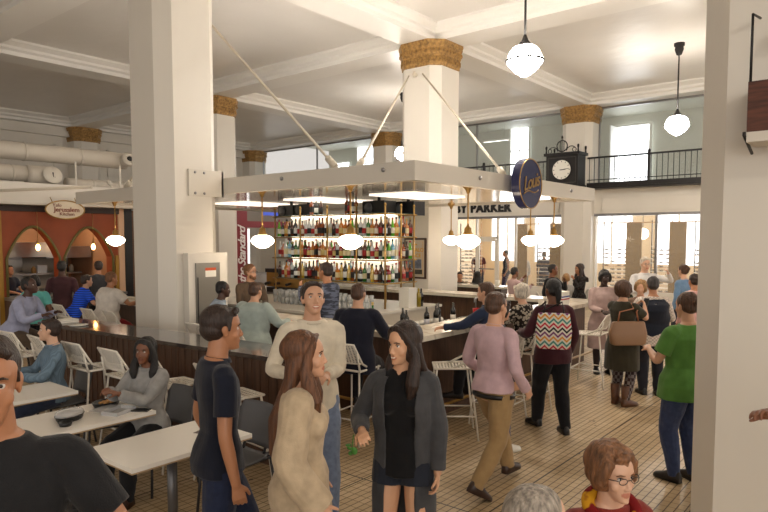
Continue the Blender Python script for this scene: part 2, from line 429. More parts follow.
# shop interior
shop_wall = mat('bright shop wall', (226, 206, 176), .6)
structure('wall_shop_back', MB().box(26.5, 26.7, -6, YB, 0, 3.6).box(XW + .1, 26.5, -6.2, -6, 0, 3.6).box(XW + .1, 26.5, 15.6, 15.8, 0, 3.6), shop_wall)
for i, y in enumerate((-3.8, -1.0, 1.6, 4.2, 6.8, 9.4, 12.0, 14.2)):
    t = empty('window_%d' % (20 + i), (26.46, y, .2), kind='structure')
    MB().box(0, .03, -.85, .85, .9, 2.9).build('pane', mat('bright shop window', (250, 252, 255), .5, emit=(244, 248, 255), es=1.5), t)
    MB().box(-.04, 0, -.88, -.82, .86, 2.94).box(-.04, 0, .82, .88, .86, 2.94).box(-.04, 0, -.88, .88, 2.9, 2.96).box(-.04, 0, -.03, .03, .86, 2.9).build('window_frame', frame_m, t)
tan = mat('tan cork panel', (150, 120, 74), .8, noise=(9, .16, (1, 1, 1)))
lab = {6.5: 'left tan cork panel in the shop window right of the white column', 5.2: 'right tan cork panel in the shop window near the big cream column', 10.4: 'narrow tan cork panel in the shop window beside the door', 9.1: 'tan cork panel in the shop window just left of the white column', 2.2: 'tan cork panel hidden beyond the nearest column'}
for y in (6.5, 5.2, 10.4, 9.1):
    hw = .22 if y > 8 else .24
    t = MB().box(-.02, .02, -hw, hw, .35, 2.62).build('cork_panel', tan, None, (XW + .45, y + .12, 0)); tag(t, lab[y], 'panel', 'cork panels in the shop window')
# rack of thin shelves with spectacles on display, per window bay
oak = mat('pale oak', (196, 150, 96), .5)
dk = mat('dark spectacle frames', (52, 40, 36), .4)
bays = [(7.25, .42, 'shelf rack of dark spectacles left of the left cork panel'), (5.85, .30, 'shelf rack of dark spectacles between the two right cork panels'), (4.55, .34, 'shelf rack of spectacles beside the big cream column'), (9.75, .26, 'shelf rack of spectacles between two cork panels left of the white column'), (12.75, .45, 'shelf rack of spectacles left of the shop door')]
for y, hw, lb in bays:
    t = empty('display_rack', (XW + .7, y, 0)); tag(t, lb, 'shelf rack', 'spectacle racks in the shop window')
    for s_ in (-1, 1): MB().box(-.02, .02, s_ * hw - .012, s_ * hw + .012, 0, 2.7).build('upright', black_iron if s_ > 0 else oak, t)
    for i in range(12):
        z = .45 + i * .13
        mb = MB().box(-.1, .1, -hw, hw, z, z + .016)
        mb.build('shelf', oak if i % 3 == 0 else white_metal, t)
    g = MB()
    for i in range(11):
        n = max(3, int(hw * 2 / .17))
        for j in range(n):
            if rng.random() < .25: continue
            yy = -hw + (j + .5) * 2 * hw / n; z = .45 + i * .13 + .016
            for s_ in (-1, 1): g.tube([(-.03, yy + s_ * .035 + .03 * math.cos(q), z + .026 + .022 * math.sin(q)) for q in [k * math.pi / 4 for k in range(8)]], .007, 4, closed=True)
            g.box(.0, .04, yy - .05, yy + .05, z, z + .02)
    g.build('spectacles', dk, t)['kind'] = 'stuff'
MB_ = MB().box(0, .03, 4.7, 8.0, 2.62, 2.66)
tag(MB().box(0, .03, -1.6, 1.4, 0, .03).build('hanging_rail', oak, None, (XW + .38, 6.3, 2.62)), 'thin timber rail across the top of the right shop window', 'rail')
tag(MB().box(0, .03, -1.0, .9, 0, .03).build('hanging_rail', oak, None, (XW + .38, 9.9, 2.62)), 'thin timber rail across the top of the shop window beside the door', 'rail')
glb = mat('shop globe lamp', (255, 252, 244), .4, emit=(255, 246, 230), es=6)
for i, (x, y, lb) in enumerate(((22.5, 7.55, 'large round globe lamp inside the shop near the white column'), (23.5, 7.25, 'second globe lamp inside the shop, right of the larger one'), (22.6, 12.4, 'round globe lamp inside the shop above the door'), (22.8, 11.7, 'round globe lamp inside the shop right of the door'), (23.6, 4.9, 'round globe lamp in the shop beside the big cream column'))):
    t = empty('globe_lamp', (x, y, 2.3)); tag(t, lb, 'lamp', 'globe lamps inside the shop')
    MB().ell((0, 0, 0), (.2, .2, .2), 10).build('globe', glb, t); MB().tube([(0, 0, .19), (0, 0, 1.3)], .01, 6).build('cord', black_iron, t)
# letters
t = tag(text_mesh('shop_sign', 'BY PARKER', .42, black_iron, None, frameM((XW - .08, 11.83, 3.21), (0, -1, 0), (0, 0, 1)), offset=.02, depth=.02, space=1.12), 'black raised letters reading BY PARKER over the shop front', 'sign')

# ---- panel box on the big column
eb = empty('electric_panel', (5.42, 7.765, 0)); tag(eb, 'grey electric panel in a cream housing on the big left column', 'electric panel')
mb = MB().box(-.32, .33, -.12, 0, 0, 1.94); mb.build('housing', col_paint, eb)
MB().box(-.21, .19, -.14, -.12, .55, 1.80).build('door', grey_steel, eb)
MB().box(-.19, -.18, -.15, -.14, .9, 1.6).box(.12, .14, -.155, -.14, 1.15, 1.25).build('door_latch', black_iron, eb)
MB().box(-.06, .12, -.1415, -.14, 1.60, 1.69).build('warning_label', paper, eb, (0, -.002, 0))
MB().box(-.06, .12, -.1415, -.14, 1.69, 1.73).build('label_header', mat('orange label print', (206, 84, 40), .5), eb, (0, -.002, 0))

# ---- far stall "the Standard"
t = empty('stall_front', (12.3, 16.0, 0)); tag(t, 'crimson stall front with white script lettering beyond the bar', 'stall')
MB().box(.08, .53, 0, .25, 0, 3.3).box(.53, 2.6, 0, .2, 2.48, 2.68).box(2.4, 2.6, 0, .2, 0, 2.48).build('frame', maroon_m, t)
MB().box(.53, 2.6, 0, .2, 2.68, 3.3).build('grey_header', mat('grey header board', (120, 112, 104), .6), t)
MB().box(.53, 2.4, 2.2, 2.25, .0, 2.48).build('glowing_back_wall', mat('glowing white tiled wall', (236, 234, 230), .3, emit=(240, 240, 240), es=.9), t)  # the back wall itself glows; the stall's brightness is put into its material
MB().box(.53, 2.4, .1, .8, 0, 1.0).build('stall_counter', steel, t)
MB().box(1.15, 2.0, -.04, 0, 2.88, 2.98).build('blue_screen', mat('blue menu screen', (40, 50, 120), .3, emit=(60, 80, 170), es=.8), t)
tt = text_mesh('lettering', 'the Standard', .40, mat('white sign script', (236, 226, 224), .5), t, frameM((.30, -.02, 1.62), (0, 0, 1), (-1, 0, 0)), shear=.35, offset=.006, depth=.006, space=.86)

t = empty('linear_lamp', (24.2, 13.6, 6.25)); tag(t, 'white linear lamp hanging in the upper office behind the glass', 'lamp')
MB().box(-.06, .06, -.6, .6, 0, .07).build('housing', winframe, t); MB().box(-.04, .04, -.58, .58, -.01, 0).build('diffuser', mat('office tube', (250, 250, 250), .4, emit=(255, 252, 244), es=3), t); MB().tube([(0, .4, .07), (0, .4, .9)], .008, 5).build('hanger', steel, t); MB().tube([(0, -.4, .07), (0, -.4, .9)], .008, 5).build('hanger', steel, t)
t = empty('smoke_detector', (13.6, 6.9, PZ)); tag(t, 'small round smoke detector on the ceiling right of the middle column', 'detector')
MB().lathe([(.01, 0), (.08, 0), (.08, -.03), (.05, -.05), (.01, -.05)], 16).build('body', winframe, t)
# ================================================================ bar canopy
cn = empty('bar_canopy', (5.78, 4.27, 2.80)); tag(cn, 'long flat cream canopy hung over the bar', 'canopy')
CXL, CYL = 5.34, 8.06
MB().box(0, .10, 0, CYL, 0, .22).build('fascia', canopy_paint, cn)
MB().box(.10, CXL, 0, .10, 0, .22).build('fascia', canopy_paint, cn)
MB().box(CXL - .1, CXL, .1, CYL, 0, .22).build('fascia', canopy_paint, cn)
MB().box(.1, CXL - .1, CYL - .1, CYL, 0, .22).build('fascia', canopy_paint, cn)
MB().box(.1, CXL - .1, .1, CYL - .1, .03, .20).build('soffit', soffit_m, cn)
led = mat('warm cove light strip', (255, 240, 220), .5, emit=(255, 222, 180), es=3)
for yy in (1.4, 3.4, 5.4): MB().box(1.9, 3.3, yy, yy + .9, .012, .028).build('reflection_glow', mat('soffit reflection glow', (255, 250, 244), .4, emit=(255, 240, 222), es=1.0), cn)  # glowing panels imitate window reflections in the glossy soffit, no lamps
for yy in (1.0, 3.3, 5.6): MB().box(1.2, 4.2, yy, yy + .25, .23, .26).build('added_uplight', mat('added ceiling uplight', (255, 250, 244), .4, emit=(255, 245, 234), es=13), cn)  # unseen strips added on the canopy top to brighten the ceiling
for p in ((1.4, -.005), (3.0, -.005), (4.3, -.005)): MB().ell((p[0], -.01, .12), (.03, .02, .03), 6).build('bolt', steel, cn)
for y in (.45, 2.2, 4.9): MB().ell((-.01, y, .14), (.02, .03, .03), 6).build('bolt', steel, cn)
# steel plate that ties canopy and column
pt = empty('mounting_plate', (5.2, 7.77, 2.74)); tag(pt, 'cream bolted steel plate tying the canopy to the big column', 'plate')
MB().box(0, .58, -.03, 0, 0, .37).box(.55, .58, -.03, .3, 0, .37).build('plate', canopy_paint, pt)
for x in (.1, .25):
    for z in (.04, .33): MB().ell((x, -.035, z), (.02, .015, .02), 6).build('bolt', steel, pt)
# tension rods
rod_m = mat('cream tension rod', (214, 204, 186), .4)
def rod(a, b2, lb, r=.018):
    a, b2 = Vector(a), Vector(b2); t = empty('tension_rod', a); tag(t, lb, 'rod', 'tension rods holding the canopies')
    MB().tube([(0, 0, 0), b2 - a], r, 7).build('rod', rod_m, t)
    u = (b2 - a).normalized()
    MB().tube([b2 - a - u * .16, b2 - a + u * .02], .045, 6).build('clevis', rod_m, t)
rod((5.80, 8.2, 5.45), (5.84, 5.56, 3.05), 'long cream rod from the big left column down to the canopy')
rod((11.16, 8.05, 5.62), (7.9, 4.33, 3.04), 'cream rod from the middle column down to the right canopy edge')
rod((11.14, 8.4, 5.62), (5.86, 5.16, 3.04), 'cream rod from the middle column down to the front canopy edge')
rod((5.84, 11.8, 3.1), (4.2, 13.9, 3.0), 'slanted cream rod in front of the left food stall beam', .03)
rod((5.86, 9.0, 4.2), (5.86, 10.6, 3.05), 'short cream strut left of the big column near the duct')
t = MB().tube([(0, 0, 0), (-.10, 0, 0)], .04, 8).tube([(-.08, 0, .06), (-.08, 0, -.06)], .03, 8).build('rod_bracket', rod_m, None, (11.17, 8.22, 5.62)); tag(t, 'small cream bracket on the middle column where rods meet', 'bracket')

# ---- schoolhouse pendants under the canopy
def bar_pendant():
    t = empty('bar_pendant', (0, 0, 0))
    MB().lathe([(.005, 0), (.075, 0), (.07, -.02), (.04, -.045), (.022, -.09), (.016, -.10)], 16).build('ceiling_cup', brass, t)
    MB().tube([(0, 0, -.09), (0, 0, -.56)], .011, 8).build('stem', brass, t)
    MB().lathe([(.012, -.50), (.02, -.53), (.045, -.55), (.05, -.60), (.065, -.625), (.065, -.65), (.01, -.65)], 16).build('fitter', brass, t)
    MB().lathe([(.06, -.64), (.11, -.655), (.155, -.69), (.165, -.725), (.14, -.765), (.09, -.80), (.07, -.815), (.03, -.825), (.005, -.827)], 24).build('shade', opal_bar, t)
    return tag(t, 'x', 'pendant lamp', 'opal and brass pendants under the bar canopy')
bp = bar_pendant()
BPS = [((5.98, 5.42), 'opal and brass pendant in front of the bottle rack, over the barman'), ((5.98, 7.12), 'opal and brass pendant just right of the big left column'), ((7.2, 4.45), 'opal and brass pendant nearest the canopy corner, in front of the shop sign'),
       ((9.85, 4.45), 'opal and brass pendant rightmost, close to the white clock column'), ((10.85, 7.1), 'smaller opal pendant overlapping the left side of the corner pendant'), ((10.85, 5.36), 'opal and brass pendant directly under the round navy sign'),
       ((5.98, 11.25), 'opal and brass pendant left of the big column near the food stall'), ((7.15, 12.15), 'opal pendant half hidden by the left edge of the big column')]
for i, ((x, y), lb) in enumerate(BPS):
    o = bp if i == 0 else copy_tree(bp, (x, y, 2.83)); o.location = (x, y, 2.83); o['label'] = lb

# ---- round sign
sg = empty('round_sign', (8.17, 4.10, 2.90)); tag(sg, 'round navy sign with gold script hung on the right canopy edge', 'sign')
My = Matrix.Rotation(R_(90), 4, 'X')
MB().lathe([(.01, -.06), (.345, -.06), (.345, .06), (.01, .06)], 48, (0, 0, 0), 0, My, smooth=False).build('disc', navy_sign, sg)
MB().tube([(.34 * math.cos(q * math.pi / 24), -.062, .34 * math.sin(q * math.pi / 24)) for q in range(48)], .008, 5, closed=True).build('gold_rim', brass, sg)
text_mesh('lettering', 'Louis', .27, brass, sg, frameM((0, -.068, .02), (.97, 0, .22), (-.22, 0, .97)), shear=.4, offset=.001, depth=.004, space=.85)
MB().tube([(-.22 + .44 * i / 14, -.068, -.16 + .03 * math.sin(i / 14 * 5.5 + .3) + .1 * i / 14) for i in range(15)], .008, 5).build('swash', brass, sg)
MB().box(-.03, .03, .06, .17, -.03, .03).build('bracket', black_iron, sg)

# ================================================================ big ceiling pendants
def hall_pendant():
    t = empty('hall_pendant', (0, 0, 0))
    MB().lathe([(.01, 0), (.12, 0), (.12, -.06), (.09, -.08), (.10, -.14), (.06, -.26), (.02, -.28)], 12, (0, 0, 0)).build('ceiling_cup', black_iron, t)
    MB().tube([(0, 0, -.26), (0, 0, -1.57)], .018, 8).build('stem', black_iron, t)
    MB().lathe([(.02, -1.49), (.05, -1.57), (.10, -1.63), (.11, -1.655)], 16).build('fitter', black_iron, t)
    MB().lathe([(.09, -1.65), (.16, -1.67), (.215, -1.73), (.255, -1.82), (.265, -1.865), (.255, -1.90), (.16, -2.01), (.05, -2.085), (.01, -2.09)], 32).build('globe', opal, t)
    MB().tube([(.272 * math.cos(q * math.pi / 16), .272 * math.sin(q * math.pi / 16), -1.865) for q in range(32)], .016, 6, closed=True).build('band', black_iron, t)
    return tag(t, 'x', 'pendant lamp', 'large opal pendants of the hall')
hp = hall_pendant()
HPS = [((8.74, 4.45), 'large opal pendant on a black stem, nearest and highest in view'), ((15.9, 4.2), 'large opal pendant hanging before the upper glass wall at right'), ((15.9, 12.2), 'opal pendant glowing behind the left edge of the middle column'),
       ((8.4, -3.9), 'opal pendant in the bay right of the view'), ((1.2, -3.9), 'opal pendant behind the viewer'), ((15.9, -3.9), 'opal pendant far right of the view')]
for i, ((x, y), lb) in enumerate(HPS):
    o = hp if i == 0 else copy_tree(hp, (x, y, PZ)); o.location = (x, y, PZ); o['label'] = lb

# ================================================================ the bar counter
BX0, BX1, BY0, BY1 = 5.60, 11.0, 4.05, 11.3; BZ = 1.07; BW = .55
bar = empty('bar_counter', (BX0, BY0, 0)); tag(bar, 'marble topped bar counter with dark wood front running round the bottle rack', 'bar counter')
LX, LY = BX1 - BX0, BY1 - BY0
MB().box(0, LX, 0, BW, BZ - .06, BZ).build('marble_top', marble, bar)
MB().box(0, BW, BW, LY, BZ - .06, BZ).build('marble_top', marble, bar)
MB().box(LX - BW, LX, BW, LY, BZ - .06, BZ).build('marble_top', marble, bar)
mb = MB().box(.22, LX - .22, .22, .32, 0, BZ - .06).box(.22, .32, .32, LY, 0, BZ - .06).box(LX - .32, LX - .22, .32, LY, 0, BZ - .06)
mb.build('wood_front', dark_wood, bar)
MB().tube([(.05, LY, .2), (.05, .05, .2), (LX - .05, .05, .2)], .02, 8).build('foot_rail', brass, bar)
# inner service counters
sv = empty('service_counter', (6.5, 4.9, 0)); tag(sv, 'stainless service well with slotted drain tray inside the bar', 'counter')
MB().box(0, 3.4, 0, .5, 0, .84).build('cabinet', steel, sv)
MB().box(0, 3.4, 0, .5, .84, .9).build('drain_tray', mat('drain steel', (170, 168, 164), .25, .9), sv)
mb = MB()
for i in range(60): mb.box(.05 + i * .055, .07 + i * .055, -.004, .0, .855, .885)
mb.build('slots', black_iron, sv)
bc = empty('back_counter', (6.9, 6.2, 0)); tag(bc, 'white topped back counter standing under the brass bottle rack', 'counter')
MB().box(0, 2.3, 0, 3.9, .96, 1.0).build('worktop', mat('white stone worktop', (226, 220, 208), .25), bc)
MB().box(.05, 2.25, .05, 3.85, 0, .96).build('cabinet', mat('cream cabinet', (214, 204, 186), .5), bc)
MB().box(.25, .55, .045, .05, .86, .90).build('blue_tape', mat('blue tape', (40, 84, 170), .5), bc)

# ---- brass bottle rack
rk = empty('bottle_rack', (8.0, 6.5, 0)); tag(rk, 'tall brass and glass shelving rack full of liquor bottles', 'rack')
RX, RY = .78, 2.66
SH = [1.42, 1.80, 2.18]
for (x, y) in ((0, 0), (0, .62), (0, 1.3), (0, 1.98), (0, RY), (RX, 0), (.42, 0), (RX, .62), (RX, RY), (RX, 1.3)):
    MB().tube([(x, y, 1.0), (x, y, 2.68)], .016, 8).ell((x, y, 2.69), (.022, .022, .03), 5).build('upright', brass, rk)
for z in SH + [2.56]:
    MB().tube([(0, -.06, z - .02), (0, RY + .08, z - .02)], .013, 6).tube([(-.06, 0, z - .02), (RX + .08, 0, z - .02)], .013, 6).tube([(RX, -.05, z - .02), (RX, RY, z - .02)], .013, 6).build('rail', brass, rk)
    MB().box(-.01, RX + .01, 0, RY, z - .008, z).build('glass_shelf', shelf_glass, rk)
for z in SH[1:] + [2.56]: MB().box(.36, .40, .05, RY - .05, z - .03, z - .012).build('shelf_light', mat('shelf light strip', (255, 246, 228), .5, emit=(255, 236, 208), es=5), rk)
MB().box(.385, .395, .05, RY - .05, 1.44, 2.52).build('diffuser_panel', mat('lit frosted panel', (255, 248, 236), .6, emit=(255, 240, 220), es=.5), rk)

# bottles: prototypes
def bottle(kind, glass, liquid_col, lab_col, cap_col, h=.30, r=.038):
    g = mat('bottle ' + glass[0], glass[1], .08, spec=.8, coat=.3)
    mb = MB()
    if kind == 'tall': prof = [(.01, 0), (r, 0), (r, .6 * h), (r * .9, .66 * h), (r * .36, .76 * h), (r * .33, .93 * h), (.01, .93 * h)]
    elif kind == 'squat': prof = [(.01, 0), (r * 1.15, 0), (r * 1.2, .5 * h), (r * 1.1, .62 * h), (r * .4, .72 * h), (r * .36, .88 * h), (.01, .88 * h)]
    elif kind == 'taper': prof = [(.01, 0), (r * .95, 0), (r, .3 * h), (r * .9, .5 * h), (r * .42, .8 * h), (r * .3, .95 * h), (.01, .95 * h)]
    else: prof = [(.01, 0), (r * 1.05, 0), (r * 1.05, .58 * h), (r * .5, .68 * h), (r * .34, .74 * h), (r * .34, .9 * h), (.01, .9 * h)]
    sq = kind == 'square'
    mb.lathe(prof, 4 if sq else 12, (0, 0, 0), 0, Matrix.Rotation(R_(45), 4, 'Z') if sq else None, smooth=not sq)
    z0, z1 = .16 * h, .46 * h; rr = prof[2][0] * 1.03 if kind != 'taper' else r * 1.03
    mb.lathe([(rr * .98, z0), (rr, z0 + .001), (rr, z1), (rr * .98, z1)], 4 if sq else 12, (0, 0, 0), 1, Matrix.Rotation(R_(45), 4, 'Z') if sq else None, smooth=not sq)
    mb.lathe([(r * .4, .88 * h), (r * .42, .89 * h), (r * .42, h), (.005, h)], 8, (0, 0, 0), 2)
    return mb.mesh('bottle', [g, mat('label ' + str(lab_col), lab_col, .6), mat('cap ' + str(cap_col), cap_col, .4)])
G_ = dict(amber=('amber', (150, 72, 22)), green=('green', (44, 104, 36)), lime=('bright green', (104, 190, 40)), clear=('clear', (222, 224, 222)), dark=('dark', (26, 24, 24)), red=('red', (150, 20, 22)), honey=('honey', (206, 128, 50)), blue=('pale blue', (120, 178, 206)), brown=('brown', (84, 44, 24)), pink=('pale pink', (214, 150, 128)), yellow=('yellow', (210, 170, 50)))
LB = [(236, 228, 208), (230, 214, 170), (30, 28, 28), (160, 30, 30), (214, 190, 120), (240, 240, 236)]
PRO = []
for i, (kk, cc) in enumerate([('tall', 'amber'), ('tall', 'green'), ('square', 'amber'), ('tall', 'clear'), ('squat', 'honey'), ('tall', 'dark'), ('taper', 'lime'), ('square', 'clear'), ('tall', 'brown'), ('squat', 'brown'), ('tall', 'red'), ('taper', 'green'), ('tall', 'blue'), ('square', 'honey'), ('tall', 'clear'), ('squat', 'pink'), ('taper', 'yellow'), ('tall', 'dark')]):
    PRO.append((cc, bottle(kk, G_[cc], None, LB[i % 6], [(20, 20, 22), (190, 160, 80), (160, 24, 26), (230, 228, 224)][i % 4], h=.28 + .055 * ((i * 7) % 5) / 4, r=.036 + .004 * ((i * 3) % 3))))
ORD = ['first', 'second', 'third', 'fourth', 'fifth', 'sixth', 'seventh', 'eighth', 'ninth', 'tenth', 'eleventh', 'twelfth', 'thirteenth', 'fourteenth', 'fifteenth', 'sixteenth', 'seventeenth', 'eighteenth', 'nineteenth', 'twentieth',
       'twenty-first', 'twenty-second', 'twenty-third', 'twenty-fourth', 'twenty-fifth', 'twenty-sixth', 'twenty-seventh', 'twenty-eighth', 'twenty-ninth', 'thirtieth', 'thirty-first', 'thirty-second', 'thirty-third', 'thirty-fourth', 'thirty-fifth']
tiers = ['lowest', 'middle', 'top']
def put_bottle(k, x, y, z, lb, grp):
    o = bpy.data.objects.new('liquor_bottle', PRO[k][1]); COL.objects.link(o); o.location = (x, y, z); o.rotation_euler = (0, 0, random.uniform(-.3, .3))
    return tag(o, lb % PRO[k][0], 'bottle', grp)
palette = {2: [6, 5, 4, 5, 8, 17, 3, 0, 3, 14, 3, 0, 2, 2, 14, 7, 8, 3, 4, 13, 0, 6, 1, 14, 3, 1, 13, 0, 9, 5], 1: [3, 15, 7, 12, 5, 1, 11, 4, 9, 10, 13, 2, 0, 4, 13, 15, 10, 14, 10, 1, 1, 11, 2, 17, 9, 1, 3, 10, 14, 1], 0: [8, 3, 4, 15, 14, 5, 0, 16, 5, 9, 8, 2, 13, 5, 6, 10, 14, 13, 16, 17, 16, 2, 5, 5, 1, 14, 16, 0, 8, 5]}
for ti, z in enumerate(SH):
    n = 30
    for j in range(n):                     # front row facing the left side of the bar, counted from the far left end
        k = palette[ti][j]; y = 6.5 + RY - .06 - j * (RY - .12) / (n - 1)
        put_bottle(k, 8.06 + random.uniform(-.01, .015), y, z, '%s bottle, ' + ORD[j] + ' from the left in the front row, ' + tiers[ti] + ' rack shelf', 'front row bottles on the brass rack')
    n = 7
    for j in range(n):
        k = random.randrange(len(PRO)); x = 8.17 + j * (RX - .2) / (n - 1)
        put_bottle(k, x, 6.56, z, '%s bottle, ' + ORD[j] + ' from the left on the short end side, ' + tiers[ti] + ' rack shelf', 'bottles on the short end of the brass rack')
    n = 22
    for j in range(n):
        k = random.randrange(len(PRO)); y = 6.5 + RY - .1 - j * (RY - .24) / (n - 1)
        put_bottle(k, 8.22, y, z, '%s bottle, ' + ORD[j] + ' from the left in the second row, ' + tiers[ti] + ' rack shelf', 'second row bottles on the brass rack')
# a few on the very top
for j in range(7):
    put_bottle([8, 5, 2, 0, 5, 9, 2][j], 8.15, 7.05 + j * .07 if j > 2 else 8.1 + j * .12, 2.56 if j > 6 else 2.56, '%s bottle standing on the open top of the rack, ' + ORD[j] + ' counted from the right', 'bottles on top of the brass rack')
# black speaker boxes on top
def speaker(x, y, lb, w_=.5, h=.25):
    t = empty('loudspeaker', (x, y, 2.83 - h - .05)); tag(t, lb, 'loudspeaker', 'black boxes over the rack')
    MB().box(-.16, .16, -w_ / 2, w_ / 2, 0, h).build('cabinet', plastic_black, t)
    MB().lathe([(.01, 0), (.09, 0), (.09, .01), (.01, .012)], 16, (-.17, w_ * .2, h / 2), 0, Matrix.Rotation(R_(-90), 4, 'Y')).build('driver', grey_plastic, t)
    MB().box(-.02, .02, -.02, .02, h, h + .05).build('bracket', black_iron, t)
speaker(8.5, 9.25, 'black loudspeaker over the left end of the bottle rack', .42, .22)
speaker(8.5, 8.78, 'black loudspeaker over the rack, beside the left end one', .42, .20)
speaker(8.45, 7.0, 'black loudspeaker over the right end of the bottle rack', .48, .24)
speaker(8.95, 6.75, 'black loudspeaker over the rack, right of its neighbour', .48, .24)
# ================================================================ food stall at left
SY = 14.2
st_ = empty('food_stall', (5.0, SY, 0)); tag(st_, 'terracotta food stall with two pointed arches and dark fascia', 'stall')
def arch_pts(c, hw, zs, za, n=10):
    """pointed arch outline from left spring to right spring"""
    pts = []
    for i in range(n + 1):
        q = i / n; x = -hw + hw * q; z = zs + (za - zs) * math.sin(q * math.pi / 2) ** .85 * (1 - .0 * q)
        pts.append((c + x, z))
    return pts + [(2 * c - x, z) for x, z in pts[-2::-1]]
A1, A2 = arch_pts(.74, .53, 1.72, 2.39), arch_pts(1.92, .55, 1.72, 2.39)
def wall_strip(mb, a, top, y0, y1, mi=0):
    # wall above an arch: quads between arch outline and the straight top
    for (x0, z0), (x1, z1) in zip(a[:-1], a[1:]):
        p = [(x0, y0, z0), (x1, y0, z1), (x1, y0, top), (x0, y0, top)]; q = [(x, y1, z) for x, _, z in p]
        mb.add(p + q, [(0, 1, 2, 3), (7, 6, 5, 4), (0, 4, 5, 1), (2, 6, 7, 3)], mi)
mb = MB(); TOPZ = 2.72
wall_strip(mb, A1, TOPZ, 0, .3); wall_strip(mb, A2, TOPZ, 0, .3)
mb.box(.12, .21, 0, .3, 0, TOPZ).box(1.27, 1.37, 0, .3, 0, TOPZ).box(2.47, 2.60, 0, .3, 0, TOPZ)
mb.build('arched_front', terracotta, st_)
for a in (A1, A2):
    pts = [(a[0][0], -.01, .9)] + [(x, -.01, z) for x, z in a] + [(a[-1][0], -.01, .9)]
    MB().tube(pts, .028, 6).build('arch_trim', mat('olive arch trim', (104, 96, 50), .5), st_)
MB().box(.05, .13, -.03, .3, 0, 2.72).box(2.52, 2.60, -.03, 0, .9, 1.75).build('ochre_post', ochre, st_)
MB().box(.0, 2.62, -.06, .3, 2.70, 2.82).build('fascia', dark_brown, st_)
MB().box(-9, 3.2, -.35, .3, 2.83, 2.87).build('soffit_edge', canopy_paint, st_)
MB().box(-9, 3.2, -.3, .3, 2.87, 3.28).build('header_beam', white_paint, st_)
MB().box(.13, 2.5, -.55, .28, .88, .94).build('counter_top', steel, st_)
MB().box(.13, 2.5, -.45, .2, 0, .88).build('counter_front', dark_wood, st_)
MB().box(.13, 2.6, 2.4, 2.5, 0, 2.9).box(.0, .1, .3, 2.5, 0, 2.9).box(2.6, 2.7, .3, 2.5, 0, 2.9).build('kitchen_wall', mat('warm tiled kitchen wall', (176, 128, 92), .4), st_)
MB().box(.1, 2.6, .3, 2.5, 2.88, 2.92).build('kitchen_ceiling', white_paint, st_)
MB().box(.4, 1.3, .9, 1.1, 2.84, 2.88).build('added_lamp', mat('added stall lamp', (255, 246, 230), .4, emit=(255, 236, 206), es=16), st_); MB().box(1.5, 2.4, .9, 1.1, 2.84, 2.88).build('added_lamp', MATS['added stall lamp'], st_)  # lamp panels added out of sight to brighten the stall interior
hd = MB(); hd.box(.3, 1.5, 1.0, 2.39, 1.72, 2.05).box(1.5, 2.55, 1.2, 2.39, 1.68, 1.95); hd.build('extract_hood', steel, st_)
MB().box(.15, 2.5, 1.6, 2.39, 1.28, 1.32).box(.15, 2.5, 1.2, 2.39, .86, .9).box(.15, 1.4, 2.3, 2.39, .9, 1.72).build('steel_shelf', steel, st_)
MB().box(.15, 2.5, 1.25, 2.39, 0, .86).build('range', grey_steel, st_)
MB().box(1.4, 2.5, 2.33, 2.39, .9, 1.66).build('tiled_splashback', mat('pale splashback', (206, 196, 182), .4), st_)
# kitchen things
for i, (x, y, z, w_, h, c, lb) in enumerate([(1.62, 1.75, 1.32, .22, .18, (226, 232, 240), 'white framed menu card on the stall kitchen shelf'), (1.98, 1.8, 1.32, .1, .2, (60, 50, 44), 'dark jar on the stall kitchen shelf, left of the bottles'), (2.1, 1.8, 1.32, .08, .24, (140, 90, 50), 'brown sauce bottle on the stall kitchen shelf'), (2.22, 1.8, 1.32, .08, .22, (40, 34, 32), 'black bottle on the stall kitchen shelf'), (2.34, 1.8, 1.32, .1, .18, (200, 190, 170), 'pale tub at the right of the stall kitchen shelf'), (1.45, 1.8, 1.32, .1, .16, (196, 150, 90), 'tan jar at the left of the right arch shelf'), (.95, 1.5, .9, .3, .05, (60, 80, 150), 'blue tray on the stall range'), (.5, 1.5, .9, .2, .16, (170, 170, 172), 'steel pot on the stall range'), (.75, 1.7, 1.32, .16, .04, (236, 232, 224), 'stack of white plates on the stall shelf')]):
    m = mat('kitchen thing %s' % (c,), c, .4)
    if w_ < .2: mb = MB().lathe([(.01, 0), (w_ / 2, 0), (w_ / 2, h * .7), (w_ * .25, h * .85), (w_ * .25, h), (.01, h)], 12)
    elif h < .06: mb = MB().lathe([(.01, 0), (w_ / 2, 0), (w_ * .55, h), (.01, h * .6)], 16)
    else: mb = MB().box(-w_ / 2, w_ / 2, -.03, .03, 0, h).box(-w_ / 2 + .02, w_ / 2 - .02, -.032, -.03, .02, h - .02)
    tag(mb.build('kitchen_jar' if w_ < .2 else 'kitchenware', m, None, (5.0 + x, SY + y, z)), lb, 'kitchenware')
bulb = mat('warm filament bulb', (255, 220, 160), .3, emit=(255, 190, 110), es=14)
for x, lb in ((.78, 'bare filament bulb hanging in the left arch'), (1.96, 'bare filament bulb hanging in the right arch')):
    t = empty('filament_lamp', (5.0 + x, SY - .12, 2.70)); tag(t, lb, 'lamp', 'filament lamps of the arches')
    MB().tube([(0, 0, 0), (0, 0, -.62)], .006, 5).build('cord', brass, t)
    MB().lathe([(.012, -.60), (.02, -.62), (.02, -.68), (.012, -.68)], 10).build('socket', brass, t)
    MB().lathe([(.012, -.67), (.03, -.70), (.045, -.75), (.03, -.80), (.005, -.815)], 14).build('bulb', bulb, t)
so = empty('oval_sign', (6.19, SY - .50, 2.74)); tag(so, 'cream oval sign with faint red lettering over the stall arches', 'sign')
el = lambda a, b2, n=40: [(a * math.cos(2 * math.pi * i / n), b2 * math.sin(2 * math.pi * i / n)) for i in range(n)]
My = Matrix.Rotation(R_(90), 4, 'X')
